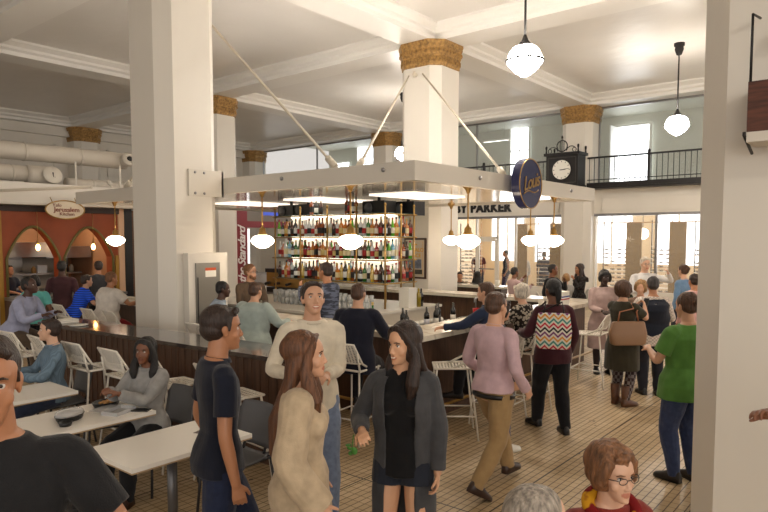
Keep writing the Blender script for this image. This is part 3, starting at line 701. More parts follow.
MB().prism(el(.40, .19), -.02, .02, 0, My).build('board', mat('cream sign board', (226, 212, 190), .5), so)
MB().tube([(p[0], -.02, p[1]) for p in el(.40, .19)], .014, 6, closed=True).build('gold_rim', brass, so)
redl = mat('faded red lettering', (150, 92, 76), .6)
text_mesh('lettering', 'Yafo', .10, redl, so, frameM((-.17, -.028, .09), (1, 0, 0), (0, 0, 1)))
text_mesh('lettering', 'Jerusalem', .135, redl, so, frameM((.03, -.028, .0), (1, 0, 0), (0, 0, 1)), offset=.002)
text_mesh('lettering', 'Kitchen', .10, redl, so, frameM((.03, -.028, -.09), (1, 0, 0), (0, 0, 1)))
MB().tube([(-.25, 0, .15), (-.25, 0.1, .26)], .008, 5).tube([(.25, 0, .15), (.25, 0.1, .26)], .008, 5).build('hanger', brass, so)
# pilaster and dark slatted wall to the right of the stall
structure('trim_30', MB().box(7.60, 7.74, SY - .05, SY + .3, 0, 2.82), mat('peach pilaster', (214, 176, 144), .5))
t = empty('slat_screen', (7.75, SY, 0)); tag(t, 'black framed screen of timber slats beside the food stall', 'screen')
MB().box(0, .18, -.06, .1, 0, 2.85).build('post', plastic_black, t)
sl = MB()
for i in range(52): sl.box(.18, 1.6, -.02, .03, .1 + i * .052, .135 + i * .052)
sl.build('slats', mat('brown slats', (130, 90, 56), .5), t); MB().box(.18, 1.6, .05, .09, 0, 2.8).build('backing', plastic_black, t)
MB().box(-.1, -.0, -.5, -.2, 0, .1)
structure('wall_left_stall', MB().box(-6, 5.04, SY - .02, SY + .25, 0, 2.84), white_paint)
structure('wall_upper_left', MB().box(-9, 4.9, 18.5, 18.7, 2.9, 4.9), white_paint)

# ---- ducts
def duct(x0, x1, y, z, r, lb, cap=0, step=1.25, label_mark=False):
    t = empty('duct', (x0, y, z)); tag(t, lb, 'duct')
    Mx = Matrix.Rotation(R_(90), 4, 'Y')
    prof = [(.01, 0), (r, 0)]; q = 0
    while q < x1 - x0 - .12:
        q += .06; prof.append((r * (1.012 if int(q / .06) % 2 else 1.0), q))
    prof += [(r, x1 - x0), (.01, x1 - x0)]
    MB().lathe(prof, 28, (0, 0, 0), 0, Mx).build('pipe', duct_m, t)
    q = .6
    while q < x1 - x0:
        MB().lathe([(r * .99, q), (r * 1.06, q + .005), (r * 1.06, q + .05), (r * .99, q + .055)], 28, (0, 0, 0), 0, Mx).build('collar', duct_m, t); q += step
    return t
d = duct(-2, 8.55, 15.5, 4.10, .20, 'long round white duct running above the food stalls')
MB().lathe([(.01, 0), (.17, 0), (.19, .02), (.19, .10), (.09, .11), (.09, .09), (.01, .09)], 24, (10.45, -.32, -.02), 0, Matrix.Rotation(R_(60), 4, 'X')).build('outlet', duct_m, d)
MB().ell((10.45, -.40, .02), (.07, .05, .07), 8).build('outlet_hole', plastic_black, d)
MB().tube([(10.45, 0, 0), (10.45, -.35, 0)], .16, 20).build('elbow', duct_m, d)
d = duct(-2, 6.1, 14.9, 3.55, .17, 'short lower duct at the far left above the stall beam', step=1.0)
d = duct(5.9, 6.45, 14.8, 3.52, .21, 'wide capped duct end with a small dark mark, left of the column', step=9)
MB().lathe([(.01, 0), (.20, 0), (.20, .04), (.01, .05)], 28, (.42, -.26, .0), 0, Matrix.Rotation(R_(70), 4, 'X') ).build('end_cap', mat('duct cap white', (226, 218, 204), .5), d)
MB().box(.41, .425, -.325, -.29, -.04, .06).box(.41, .46, -.325, -.29, -.05, -.035).build('mark', mat('dark mark', (90, 84, 78), .6), d)
d = duct(6.9, 9.4, 15.2, 3.42, .13, 'thin lower duct just left of the big column', step=.8)
for x, z1, lb in ((6.98, 3.9, 'white hanger strap between the two ducts, beside the capped end'), (8.05, 3.9, 'white hanger strap near the right end of the upper duct')):
    tag(MB().box(-.02, .02, -.01, .01, 0, z1 - 3.2).build('hanger_strap', canopy_paint, None, (x, 14.85, 3.2)), lb, 'strap')
t = empty('spotlight', (4.55, 13.9, 3.45)); tag(t, 'white adjustable spotlight cluster at the far left edge above the stall', 'spotlight')
MB().lathe([(.02, 0), (.06, .02), (.06, .16), (.02, .18)], 12, (0, 0, .0), 0, Matrix.Rotation(R_(60), 4, 'Y')).build('head', canopy_paint, t); MB().tube([(0, 0, -.17), (0, 0, .02)], .015, 6).build('stem', canopy_paint, t)
t = empty('spotlight', (7.35, 13.95, 3.28)); tag(t, 'small white spotlight on the beam under the thin duct', 'spotlight')
MB().lathe([(.02, 0), (.05, .02), (.05, .12), (.02, .14)], 12, (0, 0, .06), 0, Matrix.Rotation(R_(-40), 4, 'Y')).build('head', canopy_paint, t); MB().tube([(0, 0, 0), (0, 0, .08)], .015, 6).build('stem', canopy_paint, t)

# poster on the middle column
po = empty('framed_poster', (11.165, 8.22, 1.27)); tag(po, 'framed mirror poster on the column beside the bottle rack', 'poster')
MB().box(-.03, 0, -.29, .29, 0, .88).build('frame', mat('dark mahogany frame', (60, 36, 26), .35), po)
MB().box(-.034, -.03, -.25, .25, .04, .84).build('print', mat('cream mirror print', (196, 186, 168), .25), po)
MB().box(-.038, -.034, -.18, .18, .22, .42).build('scene_print', mat('blue grey landscape print', (96, 104, 120), .3, noise=(9, .5, (1, 1, 1))), po)
MB().box(-.039, -.034, -.20, .20, .10, .20).build('dark_print', mat('dark landscape print', (60, 58, 50), .4, noise=(12, .5, (1, 1, 1))), po)
gl = mat('gold print lettering', (196, 150, 60), .4)
text_mesh('lettering', 'BUFFALO', .115, gl, po, frameM((-.04, 0, .62), (0, -1, 0), (0, 0, 1)), offset=.003)
text_mesh('lettering', 'TRACE', .11, gl, po, frameM((-.04, 0, .50), (0, -1, 0), (0, 0, 1)), offset=.003)
MB().tube([(-.04, .22, .08), (-.04, .22, .8), (-.04, -.22, .8), (-.04, -.22, .08)], .006, 4, closed=True).ell((-.036, 0, .74), (.004, .07, .02), 6).build('print_border', gl, po)

# wall box on the nearest column at the right edge
wbx = empty('wall_box', (4.70, .50, 2.79)); tag(wbx, 'dark reclaimed wood box with steel rod frame on the nearest column', 'wall box')
MB().box(-.28, 0, -.55, .27, 0, .30).build('wood_box', mat('reclaimed dark wood', (84, 46, 32), .6, noise=(3, .5, (1, 2, 14))), wbx)
MB().box(-.28, 0, -.55, .27, -.06, 0).build('base_board', canopy_paint, wbx)
for y in (.26, -.3): MB().tube([(-.27, y, .3), (-.27, y, .70), (-.02, y, .74)], .008, 6).build('rod', black_iron, wbx)
MB().tube([(-.29, .28, 0), (-.29, .28, -.02), (-.02, .28, -.1)], .01, 6).build('rod', black_iron, wbx)
t = empty('spotlight', (4.70, .62, 3.42)); tag(t, 'small white spotlight on the nearest column above the wooden box', 'spotlight')
MB().tube([(0, 0, 0), (-.06, 0, 0)], .03, 8).build('stem', canopy_paint, t); MB().tube([(-.06, 0, 0), (-.1, -.04, -.06)], .03, 10).build('head', grey_steel, t)
t = empty('spotlight', (4.70, .62, 3.80)); tag(t, 'dark spotlight at the top right corner of the view', 'spotlight')
MB().tube([(0, 0, 0), (-.12, 0, 0)], .03, 8).build('stem', canopy_paint, t); MB().tube([(-.12, .12, .03), (-.12, -.3, -.02)], .06, 12).build('head', plastic_black, t)
# ================================================================ stools, chairs, tables
def bar_stool_proto():
    t = empty('bar_stool'); sh = .76
    # seat pan
    me = MB(); n = 8
    vs = []; fs = []
    for i in range(n + 1):
        for j in range(n + 1):
            x = (i / n - .5) * .40; y = (j / n - .5) * .40
            vs.append((x * (1 - .12 * (y / .4 + .5)), y, sh - .018 * math.cos(math.pi * i / n - math.pi / 2) * math.cos(math.pi * (j / n - .5)) + (.03 * max(0, -y / .2 - .6))))
    for i in range(n):
        for j in range(n): a = i * (n + 1) + j; fs.append((a, a + n + 1, a + n + 2, a + 1))
    def sheet(name, vs, fs, nn):
        m = bpy.data.meshes.new(name); m.from_pydata(vs, [], fs); m.materials.append(perf)
        uv = m.uv_layers.new(name='UVMap')
        for l in m.loops: 
            i, j = divmod(l.vertex_index, nn + 1); uv.data[l.index].uv = (i / nn * .42, j / nn * .42)
        for p in m.polygons: p.use_smooth = True
        o = bpy.data.objects.new(name, m); COL.objects.link(o); o.parent = t; return o
    sheet('seat', vs, fs, n)
    rim = [(-.20, -.20, sh + .01), (.20, -.20, sh + .01), (.176, .20, sh), (-.176, .20, sh)]
    MB().tube(rim, .012, 8, closed=True).build('seat_frame', white_metal, t)
    # back panel, local -Y is the back
    vs = []
    for i in range(n + 1):
        for j in range(n + 1):
            u = i / n - .5; v = j / n
            z = sh + .10 + v * .19; wdt = .40 - .05 * v
            vs.append((u * wdt, -.20 - .075 * v - .03 * (1 - (2 * u) ** 2), z))
    sheet('backrest', vs, fs, n)
    MB().tube([(-.176, .02, sh), (-.2, -.16, sh + .085), (-.178, -.28, sh + .295), (.178, -.28, sh + .295), (.2, -.16, sh + .085), (.176, .02, sh)], .012, 8).tube([(-.2, -.19, sh + .09), (0, -.225, sh + .09), (.2, -.19, sh + .09)], .010, 6).tube([(-.2, -.2, sh), (-.19, -.24, sh + .2)], .011, 6).tube([(.2, -.2, sh), (.19, -.24, sh + .2)], .011, 6).build('back_frame', white_metal, t)
    for sx in (-1, 1):
        for (yt, yb) in ((.17, .24), (-.18, -.27)):
            MB().tube([(sx * .175, yt, sh), (sx * .235, yb, 0)], [.011, .010], 8).build('leg', white_metal, t)
    z = .26; MB().tube([(-.218, .217, z), (.218, .217, z), (.218, -.238, z), (-.218, -.238, z)], .009, 7, closed=True).build('footrest', white_metal, t)
    return tag(t, 'x', 'bar stool', 'white wire bar stools')
stool = bar_stool_proto(); _first = [True]
def put_stool(x, y, face, lb):
    """face = heading (deg, CCW from +X) the sitter looks to"""
    if _first[0]: _first[0] = False; o = stool; o.location = (x, y, 0); o.rotation_euler = (0, 0, R_(face - 90))
    else: o = copy_tree(stool, (x, y, 0), R_(face - 90))
    o['label'] = lb; return o
STOOLS = [ # dark counter, near side
 (3.20, 8.10, 4, 'white wire stool at the far end of the dark counter, behind the chambray shirt'),
 (3.26, 7.45, -4, 'white wire stool at the dark counter, just right of the man in blue chambray'),
 (3.31, 6.70, 2, 'white wire stool at the dark counter, midway between chambray man and woman in grey'),
 (3.36, 6.02, 0, 'white wire stool at the dark counter, just left of the grey sweater woman'),
 (3.40, 5.36, -3, 'white wire stool at the dark counter, right behind the shoulder of the woman in grey'),
 (3.47, 4.55, -6, 'white wire stool at the near end of the dark counter, behind the man in navy'),
 # left side of the marble bar
 (4.95, 10.75, 0, 'white wire stool under the man in the blue polo at the marble bar'),
 (4.95, 9.75, 0, 'white wire stool under the man in the white shirt at the marble bar'),
 (5.0, 9.15, -5, 'empty white wire stool at the marble bar, left of the big column'),
 (4.3, 9.05, 4, 'white wire stool by the far end of the dark counter, under the man in lilac'),
 (5.0, 6.98, 0, 'white wire stool against the electric panel, under the man in pale blue'),
 (4.98, 6.18, -4, 'white wire stool under the broad man in the pale green shirt'),
 (5.06, 4.52, 6, 'white wire stool under the man in the navy blazer'),
 # right side of the marble bar
 (5.79, 3.77, 128, 'empty white wire stool at the near marble bar corner, beside the man in pink'),
 (6.50, 3.60, 92, 'white wire stool under the person in dark blue behind the man in pink'),
 (7.12, 3.58, 90, 'white wire stool under the white haired woman at the bar'),
 (9.05, 3.50, 95, 'white wire stool between the chevron bag and the woman in mauve'),
 (11.45, 6.0, -30, 'white wire stool beyond the bar under the man in the pale pink shirt'),
 (11.95, 5.42, -60, 'white wire stool beyond the bar under the woman in black'),
 (13.0, 5.27, 140, 'white wire stool beyond the bar under the woman with long wavy hair')]
for a in STOOLS: put_stool(*a)

def shell_chair_proto():
    t = empty('shell_chair'); n = 10
    def slab(fn, th, name):
        vs = []; 
        for s_ in (0, 1):
            for i in range(n + 1):
                for j in range(n + 1): vs.append(fn(i / n - .5, j / n, s_ * th))
        N_ = (n + 1) ** 2; fs = []
        for i in range(n):
            for j in range(n):
                a = i * (n + 1) + j; q = (a, a + 1, a + n + 2, a + n + 1); fs.append(q); fs.append(tuple(x + N_ for x in q[::-1]))
        edge = [i * (n + 1) for i in range(n + 1)] + [n * (n + 1) + j for j in range(1, n + 1)] + [i * (n + 1) + n for i in range(n - 1, -1, -1)] + [j for j in range(n - 1, 0, -1)]
        for a, b2 in zip(edge, edge[1:] + edge[:1]): fs.append((a, b2, b2 + N_, a + N_))
        mb = MB().add(vs, fs, 0, True); mb.build(name, grey_plastic, t)
    def seat(u, v, s_):
        w_ = .43 - .05 * v; r = 1 - .25 * max(0, abs(u) * 2 - .8) / .2 * (max(0, v - .85) / .15)
        return (u * w_ * r, .21 - v * .42, .445 + .02 * (2 * u) ** 2 - .02 * math.sin(v * math.pi) - s_)
    def back(u, v, s_):
        w_ = .41 * (1 - .22 * max(0, v - .8) / .2)
        return (u * w_, -.20 - .07 * v + .03 * (2 * u) ** 2 - s_, .50 + v * .33)
    slab(seat, .012, 'seat'); slab(back, .012, 'backrest')
    MB().tube([(-.12, -.18, .44), (-.12, -.215, .55)], .012, 6).tube([(.12, -.18, .44), (.12, -.215, .55)], .012, 6).build('back_support', dark_grey_m, t)
    MB().tube([(-.19, .19, .43), (.19, .19, .43), (.18, -.2, .43), (-.18, -.2, .43)], .011, 6, closed=True).build('seat_frame', dark_grey_m, t)
    for sx in (-1, 1):
        for y0, y1 in ((.18, .21), (-.19, -.24)): MB().tube([(sx * .185, y0, .43), (sx * .215, y1, 0)], .011, 7).build('leg', dark_grey_m, t)
    return tag(t, 'x', 'chair', 'grey shell chairs at the white tables')
chair = shell_chair_proto()
CH = [(2.98, 4.95, 180, 'grey shell chair under the seated woman in grey sweater'), (2.98, 6.78, 175, 'grey shell chair under the man in blue chambray'), (2.92, 5.72, 160, 'empty grey shell chair in front of the stools, at the head of the middle table'),
      (3.04, 3.97, 183, 'grey shell chair pulled up to the nearest table, behind the man in navy')]
for i, (x, y, f, lb) in enumerate(CH):
    o = chair if i == 0 else copy_tree(chair, (x, y, 0)); o.location = (x, y, 0); o.rotation_euler = (0, 0, R_(f - 90)); o['label'] = lb

def table(x0, x1, y0, y1, lb):
    t = empty('cafe_table', ((x0 + x1) / 2, (y0 + y1) / 2, 0)); tag(t, lb, 'table', 'white tables at the front left')
    a, b2 = (x1 - x0) / 2, (y1 - y0) / 2
    MB().box(-a, a, -b2, b2, .722, .75).build('table_top', lam_white, t)
    MB().box(-a + .001, a - .001, -b2 + .001, b2 - .001, .712, .722).build('edge_band', mat('tan table edge', (176, 150, 116), .5), t)
    MB().box(-.3, .3, -.03, .03, .69, .712).box(-.03, .03, -.25, .25, .69, .712).build('top_bracket', dark_grey_m, t)
    MB().tube([(0, 0, .02), (0, 0, .70)], .035, 16).build('leg', table_leg_m, t)
    MB().lathe([(.01, 0), (.24, 0), (.24, .012), (.05, .03), (.01, .03)], 28).build('base', table_leg_m, t)
table(1.96, 2.88, 3.57, 4.17, 'nearest white table with two small paper scraps on it')
table(1.75, 2.78, 4.66, 5.28, 'middle white table carrying the takeaway food boxes')
table(1.70, 2.70, 5.83, 6.42, 'farthest white table of the row, in front of the man in chambray')

# ---- dark counter
P1, P2 = Vector((3.50, 8.62)), Vector((3.80, 4.15)); u = (P2 - P1); Ln = u.length; ang = math.atan2(u.y, u.x)
dc = empty('wood_counter', (P1.x, P1.y, 0), ang); tag(dc, 'long waist high dark wood counter with polished top', 'counter')
MB().box(0, Ln, 0, .52, 1.03, 1.07).build('counter_top', dark_top, dc)
mb = MB().box(.02, Ln - .02, .12, .40, 0, 1.03)
for i in range(40): mb.box(.03 + i * Ln / 40, .035 + i * Ln / 40, .112, .12, .02, 1.02)
mb.build('plank_front', dark_wood, dc)
MB().box(.02, Ln - .02, .20, .32, 0, .1).build('kick_board', plastic_black, dc)

# ---- things on tables and counters
def takeaway(x, y, z, w_, rz, lb, food=None):
    t = empty('takeaway_box', (x, y, z), rz); tag(t, lb, 'food box')
    e = [(w_ * math.cos(q * math.pi / 14) * (1 if 1 else 0), w_ * .72 * math.sin(q * math.pi / 14)) for q in range(28)]
    mb = MB().rings([[(p[0] * s_, p[1] * s_, h) for p in e] for s_, h in ((.85, 0), (1, .035), (1.03, .04), (.97, .036), (.82, .008))], smooth=True); mb.build('tray', plastic_black, t)
    if food == 'lid': MB().rings([[(p[0] * s_, p[1] * s_, h) for p in e] for s_, h in ((1.02, .042), (.96, .062), (.80, .075), (.3, .08))], smooth=True).build('lid', frosted, t)
    mb = MB()
    for i in range(16):
        a = random.random() * 6.28; r = random.random() ** .5 * w_ * .6
        mb.ell((r * math.cos(a), r * .7 * math.sin(a), .028), (.018, .016, .012), 5)
    mb.build('food', mat('fried food', (190, 140, 84), .7) if food != 'lid' else mat('pinkish food', (206, 170, 150), .7), t)['kind'] = 'stuff'
takeaway(2.22, 4.95, .75, .125, .5, 'black takeaway tray with domed clear lid on the middle table', 'lid')
takeaway(2.60, 5.12, .75, .12, .2, 'open black tray of fried food before the woman in grey')
t = empty('clear_box', (2.56, 4.84, .75), .4); tag(t, 'open clear plastic box on the middle table', 'food box')
MB().box(-.11, .11, -.07, .07, 0, .004).box(-.11, .11, -.075, -.07, 0, .03).box(-.11, .11, .07, .075, 0, .03).box(-.115, -.11, -.075, .075, 0, .03).box(.11, .115, -.075, .075, 0, .03).build('tray', frosted, t)
MB().box(-.11, .11, .08, .20, .02, .025).build('lid', frosted, t)
tag(MB().lathe([(.01, 0), (.04, 0), (.05, .03), (.046, .03), (.036, .005), (.01, .005)], 18).build('sauce_cup', plastic_black, None, (2.12, 4.80, .75)), 'small black sauce cup by the lidded tray', 'cup')
t = tag(MB().box(-.04, .04, -.075, .075, 0, .009).box(-.036, .036, -.07, .07, .009, .010).build('mobile_phone', [plastic_black], None, (2.70, 4.76, .75), (0, 0, .6)), 'black mobile phone at the corner of the middle table', 'phone')
tag(MB().box(-.035, .035, -.02, .02, 0, .002).build('paper_scrap', mat('printed scrap', (110, 100, 92), .7), None, (2.66, 3.90, .75), (0, 0, .3)), 'left printed paper scrap on the nearest table', 'paper')
tag(MB().box(-.03, .03, -.015, .015, 0, .002).build('paper_scrap', mat('printed scrap', (110, 100, 92), .7), None, (2.75, 3.86, .75), (0, 0, .8)), 'right printed paper scrap on the nearest table', 'paper')
# tray and plates on the dark counter end
t = empty('paper_tray', (3.72, 8.36, 1.07)); tag(t, 'stack of white paper trays at the far end of the dark counter', 'tray')
for i in range(2): MB().box(-.14 + .02 * i, .14, -.11, .11 - .02 * i, i * .02, i * .02 + .014).box(-.14, -.13, -.11, .11, i * .02, i * .02 + .025).build('tray', paper, t)
tag(MB().lathe([(.01, 0), (.08, 0), (.12, .015), (.01, .008)], 20).build('plate', paper, None, (3.66, 7.85, 1.07)), 'white plate on the far end of the dark counter', 'plate')
# on the marble bar
cup_m = mat('white cup', (232, 228, 218), .4)
def tumb(x, y, z, lb, h=.12, r=.036, m=tumbler, grp=None, name='glass'):
    o = MB().lathe([(.005, 0), (r * .85, 0), (r, h), (r * .94, h), (r * .78, .012), (.005, .012)], 12).build(name, m, None, (x, y, z)); return tag(o, lb, 'glass', grp)
tumb(5.85, 9.55, BZ, 'tall red drink at the left end of the marble bar', m=mat('red drink', (170, 40, 30), .15))
tumb(5.98, 9.9, BZ, 'clear tumbler near the red drink on the bar')
def wine(x, y, z, lb, lc=(228, 222, 206), col=(26, 26, 24)):
    mb = MB().lathe([(.01, 0), (.038, 0), (.038, .19), (.034, .215), (.015, .245), (.0145, .31), (.005, .31)], 14).lathe([(.0385, .05), (.0395, .051), (.0395, .14), (.0385, .141)], 14, mi=1)
    tag(mb.build('wine_bottle', [mat('wine glass %s' % (col,), col, .08, coat=.4), mat('label %s' % (lc,), lc, .6)], None, (x, y, z)), lb, 'bottle', 'wine bottles on the service well')
for i, (x, y, lc) in enumerate([(6.62, 5.02, (230, 224, 206)), (6.78, 5.2, (40, 38, 36)), (7.12, 5.05, (200, 200, 206)), (7.30, 5.02, (232, 226, 214)), (7.46, 5.12, (40, 36, 34)), (7.78, 5.05, (236, 230, 216)), (7.62, 5.2, (60, 50, 44))]):
    wine(x, y, .9, '%s wine bottle from the left in the row on the service well' % ORD[i], lc)
tag(MB().lathe([(.01, 0), (.06, 0), (.075, .16), (.068, .16), (.05, .01), (.01, .01)], 18).build('red_bucket', red_m, None, (8.55, 5.1, .9)), 'small red bucket near the beer tap', 'bucket')
t = empty('gooseneck_tap', (8.75, 5.25, .9)); tag(t, 'steel gooseneck tap beside the red bucket', 'tap')
MB().tube([(0, 0, 0), (0, 0, .24), (-.03, -.02, .3), (-.1, -.04, .3), (-.13, -.05, .24)], .012, 8).build('spout', steel, t); MB().tube([(0, 0, 0), (0, 0, .04)], .025, 10).build('base', steel, t)
for i in range(4):
    tag(MB().tube([(-.1, 0, .04), (.1, 0, .04)], .038, 12).build('rolled_towel', paper, None, (7.15 + i * .20, 5.30, .9 + .0)), '%s rolled white towel from the left behind the wine bottles' % ORD[i], 'towel', 'rolled white towels')
# wide white bucket and items on back counter
tag(MB().lathe([(.01, 0), (.10, 0), (.125, .26), (.13, .26), (.13, .30), (.118, .30), (.095, .02), (.01, .02)], 24).build('white_bucket', mat('cream bucket', (226, 218, 200), .4), None, (7.25, 8.75, 1.0)), 'cream ice bucket on the back counter at the left', 'bucket')
tag(MB().box(-.11, .11, -.1, .1, 0, .33).build('white_box', cup_m, None, (8.4, 6.34, 1.0)), 'upright white box on the back counter right of the glassware', 'box')
tag(MB().lathe([(.01, 0), (.04, 0), (.04, .2), (.016, .25), (.016, .31), (.01, .31)], 12).build('oil_bottle', mat('olive oil', (150, 130, 30), .1), None, (8.62, 6.28, 1.0)), 'yellow oil bottle beside the white box', 'bottle')
tag(MB().lathe([(.01, 0), (.036, 0), (.036, .2), (.014, .25), (.014, .30), (.01, .30)], 12).build('dark_bottle', mat('dark wine', (30, 26, 24), .1), None, (8.72, 6.3, 1.0)), 'dark bottle right of the yellow oil bottle', 'bottle')
gi = 0
for r_ in range(3):
    for j in range(20):
        y = 6.62 + j * .115; x = 7.55 + r_ * .13
        if y > 8.5 and r_ == 0: continue
        o = MB().lathe([(.005, .0), (.034, 0), (.04, .11), (.036, .11), (.03, .01), (.005, .01)], 10).build('tumbler', tumbler, None, (x, y, 1.0 + (0.0)))
        tag(o, 'lower clear tumbler under the rack, %s from the right in the %s row' % (ORD[j], ['front', 'middle', 'back'][r_]), 'glass', 'tumblers under the bottle rack')
        if r_ < 3 and random.random() < .8:
            o2 = o.copy(); COL.objects.link(o2); o2.location = (x, y + .01, 1.115); o2['label'] = 'upper clear tumbler stacked under the rack, %s from the right in the %s row' % (ORD[j], ['front', 'middle', 'back'][r_])
for i, (x, y, lb, h) in enumerate([(5.85, 4.95, 'green bottle on the bar near the elbow of the man in navy blazer', .26), (8.2, 4.5, 'dark bottle standing alone on the far part of the bar', .28)]):
    o = bpy.data.objects.new('liquor_bottle', PRO[1 if i == 0 else 5][1]); COL.objects.link(o); o.location = (x, y, BZ); tag(o, lb, 'bottle')
tag(boxm(-.1, .1, -.07, .07, 0, .004).build('menu_card', paper, None, (6.35, 4.32, BZ), (0, 0, .3)), 'white menu card on the near marble corner', 'menu')
t = empty('sunglasses', (6.65, 4.25, BZ)); tag(t, 'dark sunglasses left on the marble bar', 'glasses')
MB().ell((-.03, 0, .02), (.026, .006, .02), 6).ell((.03, 0, .02), (.026, .006, .02), 6).tube([(-.055, 0, .025), (-.05, .12, .015)], .003, 4).tube([(.055, 0, .025), (.05, .12, .015)], .003, 4).build('frame', plastic_black, t)
# far bar beyond, between the bar and the shop
fb = empty('far_counter', (12.4, 6.75, 0)); tag(fb, 'far pale topped counter between the bar and the shop front', 'counter')
MB().box(0, .45, 0, 2.6, 1.03, 1.08).build('counter_top', mat('pale counter top', (206, 198, 184), .2), fb); MB().box(.08, .38, .1, 2.5, 0, 1.03).build('counter_front', dark_wood, fb)
for i, (x, y, lb) in enumerate([(12.6, 9.1, 'white cup on the left end of the far counter'), (12.6, 8.2, 'white cup in the middle of the far counter'), (12.6, 7.0, 'white cup on the right end of the far counter')]):
    tag(MB().lathe([(.005, 0), (.04, 0), (.05, .13), (.045, .13), (.03, .01), (.005, .01)], 12).build('cup', cup_m, None, (x, y, 1.08)), lb, 'cup')
t = empty('shopping_bag', (9.55, 4.18, BZ)); tag(t, 'white bag with blue and red print standing on the bar by the woman in mauve', 'bag')
MB().box(-.13, .13, -.09, .09, 0, .24).build('bag', paper, t); MB().box(-.131, .131, -.091, .091, .15, .17).build('blue_print', mat('blue print', (44, 60, 140), .6), t); MB().box(-.131, .131, -.0915, .0915, .11, .13).build('red_print', red_m, t)
tag(MB().lathe([(.005, 0), (.035, 0), (.048, .15), (.05, .155), (.005, .16)], 14).build('paper_cup', cup_m, None, (9.0, 4.25, BZ)), 'white paper cup left of the printed bag', 'cup')
tag(MB().lathe([(.005, 0), (.03, 0), (.03, .2), (.01, .21)], 12).build('blue_can', mat('blue bottle', (40, 60, 140), .3), None, (9.32, 4.22, BZ)), 'blue bottle standing before the printed bag', 'bottle')
# espresso machine beyond the rack
em = empty('espresso_machine', (9.3, 10.1, 1.0)); tag(em, 'brass and black espresso machine beyond the left end of the rack', 'coffee machine')
MB().box(-.3, .3, -.5, .5, .12, .42).build('body', brass, em); MB().box(-.32, .32, -.52, .52, .42, .5).box(-.3, .3, -.5, .5, 0, .1).build('trim', plastic_black, em)
for y in (-.25, .1, .4): MB().tube([(-.3, y, .2), (-.42, y, .18)], .03, 8).build('group_head', plastic_black, em)
fc = empty('side_counter', (9.0, 9.5, 0)); tag(fc, 'counter carrying the espresso machine beyond the rack', 'counter')
MB().box(0, .75, 0, 1.5, .95, 1.0).build('worktop', steel, fc); MB().box(.02, .73, .02, 1.48, 0, .95).build('cabinet', dark_wood, fc)
# ================================================================ people
V = Vector
def remesh(mb, vox, smooth=4, post=None, name='body'):
    me = bpy.data.meshes.new('tmp'); me.from_pydata(mb.v, [], mb.f); fix_normals(me)
    o = bpy.data.objects.new('tmp', me); COL.objects.link(o)
    r = o.modifiers.new('r', 'REMESH'); r.mode = 'VOXEL'; r.voxel_size = vox; r.use_smooth_shade = True
    if smooth: s = o.modifiers.new('s', 'SMOOTH'); s.iterations = smooth; s.factor = .5
    dg = bpy.context.evaluated_depsgraph_get(); out = bpy.data.meshes.new_from_object(o.evaluated_get(dg))
    bpy.data.objects.remove(o); bpy.data.meshes.remove(me); out.name = name
    if post is not None:
        n = len(out.vertices); co = np.empty(n * 3); out.vertices.foreach_get('co', co); no = np.empty(n * 3); out.vertices.foreach_get('normal', no)
        co = co.reshape(-1, 3); no = no.reshape(-1, 3); co = post(co, no); out.vertices.foreach_set('co', co.ravel()); out.update()
    for p in out.polygons: p.use_smooth = True
    out.materials.clear()
    return out
def wrinkle(amp, sc=1., seed=0, vert=.5):
    rs = np.random.default_rng(seed); ks = rs.normal(size=(9, 3)) * np.array([1, 1, vert]) * 26 * sc; ph = rs.uniform(0, 6.28, 9); am = rs.uniform(.4, 1, 9)
    def f(co, no):
        w1 = np.sin(co @ (ks[:3] * .4).T + ph[:3]).sum(1)
        s_ = sum(am[i] * np.sin(co @ ks[i] + ph[i] + .9 * w1) for i in range(9)) / 3.2
        return co + no * (amp * np.clip(s_, -1.2, 1.2))[:, None]
    return f
def ik(a, t, l1, l2, pole):
    a, t, pole = V(a), V(t), V(pole); d = t - a; L_ = d.length
    if L_ > (l1 + l2) * .995: d = d * ((l1 + l2) * .995 / L_); t = a + d; L_ = d.length
    x = (l1 * l1 - l2 * l2 + L_ * L_) / (2 * L_); h = math.sqrt(max(0, l1 * l1 - x * x)); u = d.normalized()
    p = pole - u * pole.dot(u); p = p.normalized() if p.length > 1e-5 else V((0, 1, 0))
    return a + u * x + p * h, t
def limb(mb, pts, rad, n=14, mi=0, ends=True):
    """smooth limb through joints: resampled with rounded bends"""
    P, Rr = [], []
    for i in range(len(pts) - 1):
        a, b2 = V(pts[i]), V(pts[i + 1])
        for k in range(4): q = k / 4; P.append(a.lerp(b2, q)); Rr.append(rad[i] * (1 - q) + rad[i + 1] * q)
    P.append(V(pts[-1])); Rr.append(rad[-1])
    Q = P[:]
    for i in range(1, len(P) - 1): Q[i] = (P[i - 1] + P[i] * 2 + P[i + 1]) / 4
    mb.tube(Q, Rr, n, mi)
    if ends: mb.ell(Q[0], (Rr[0],) * 3, 6, mi); mb.ell(Q[-1], (Rr[-1],) * 3, 6, mi)
    return Q
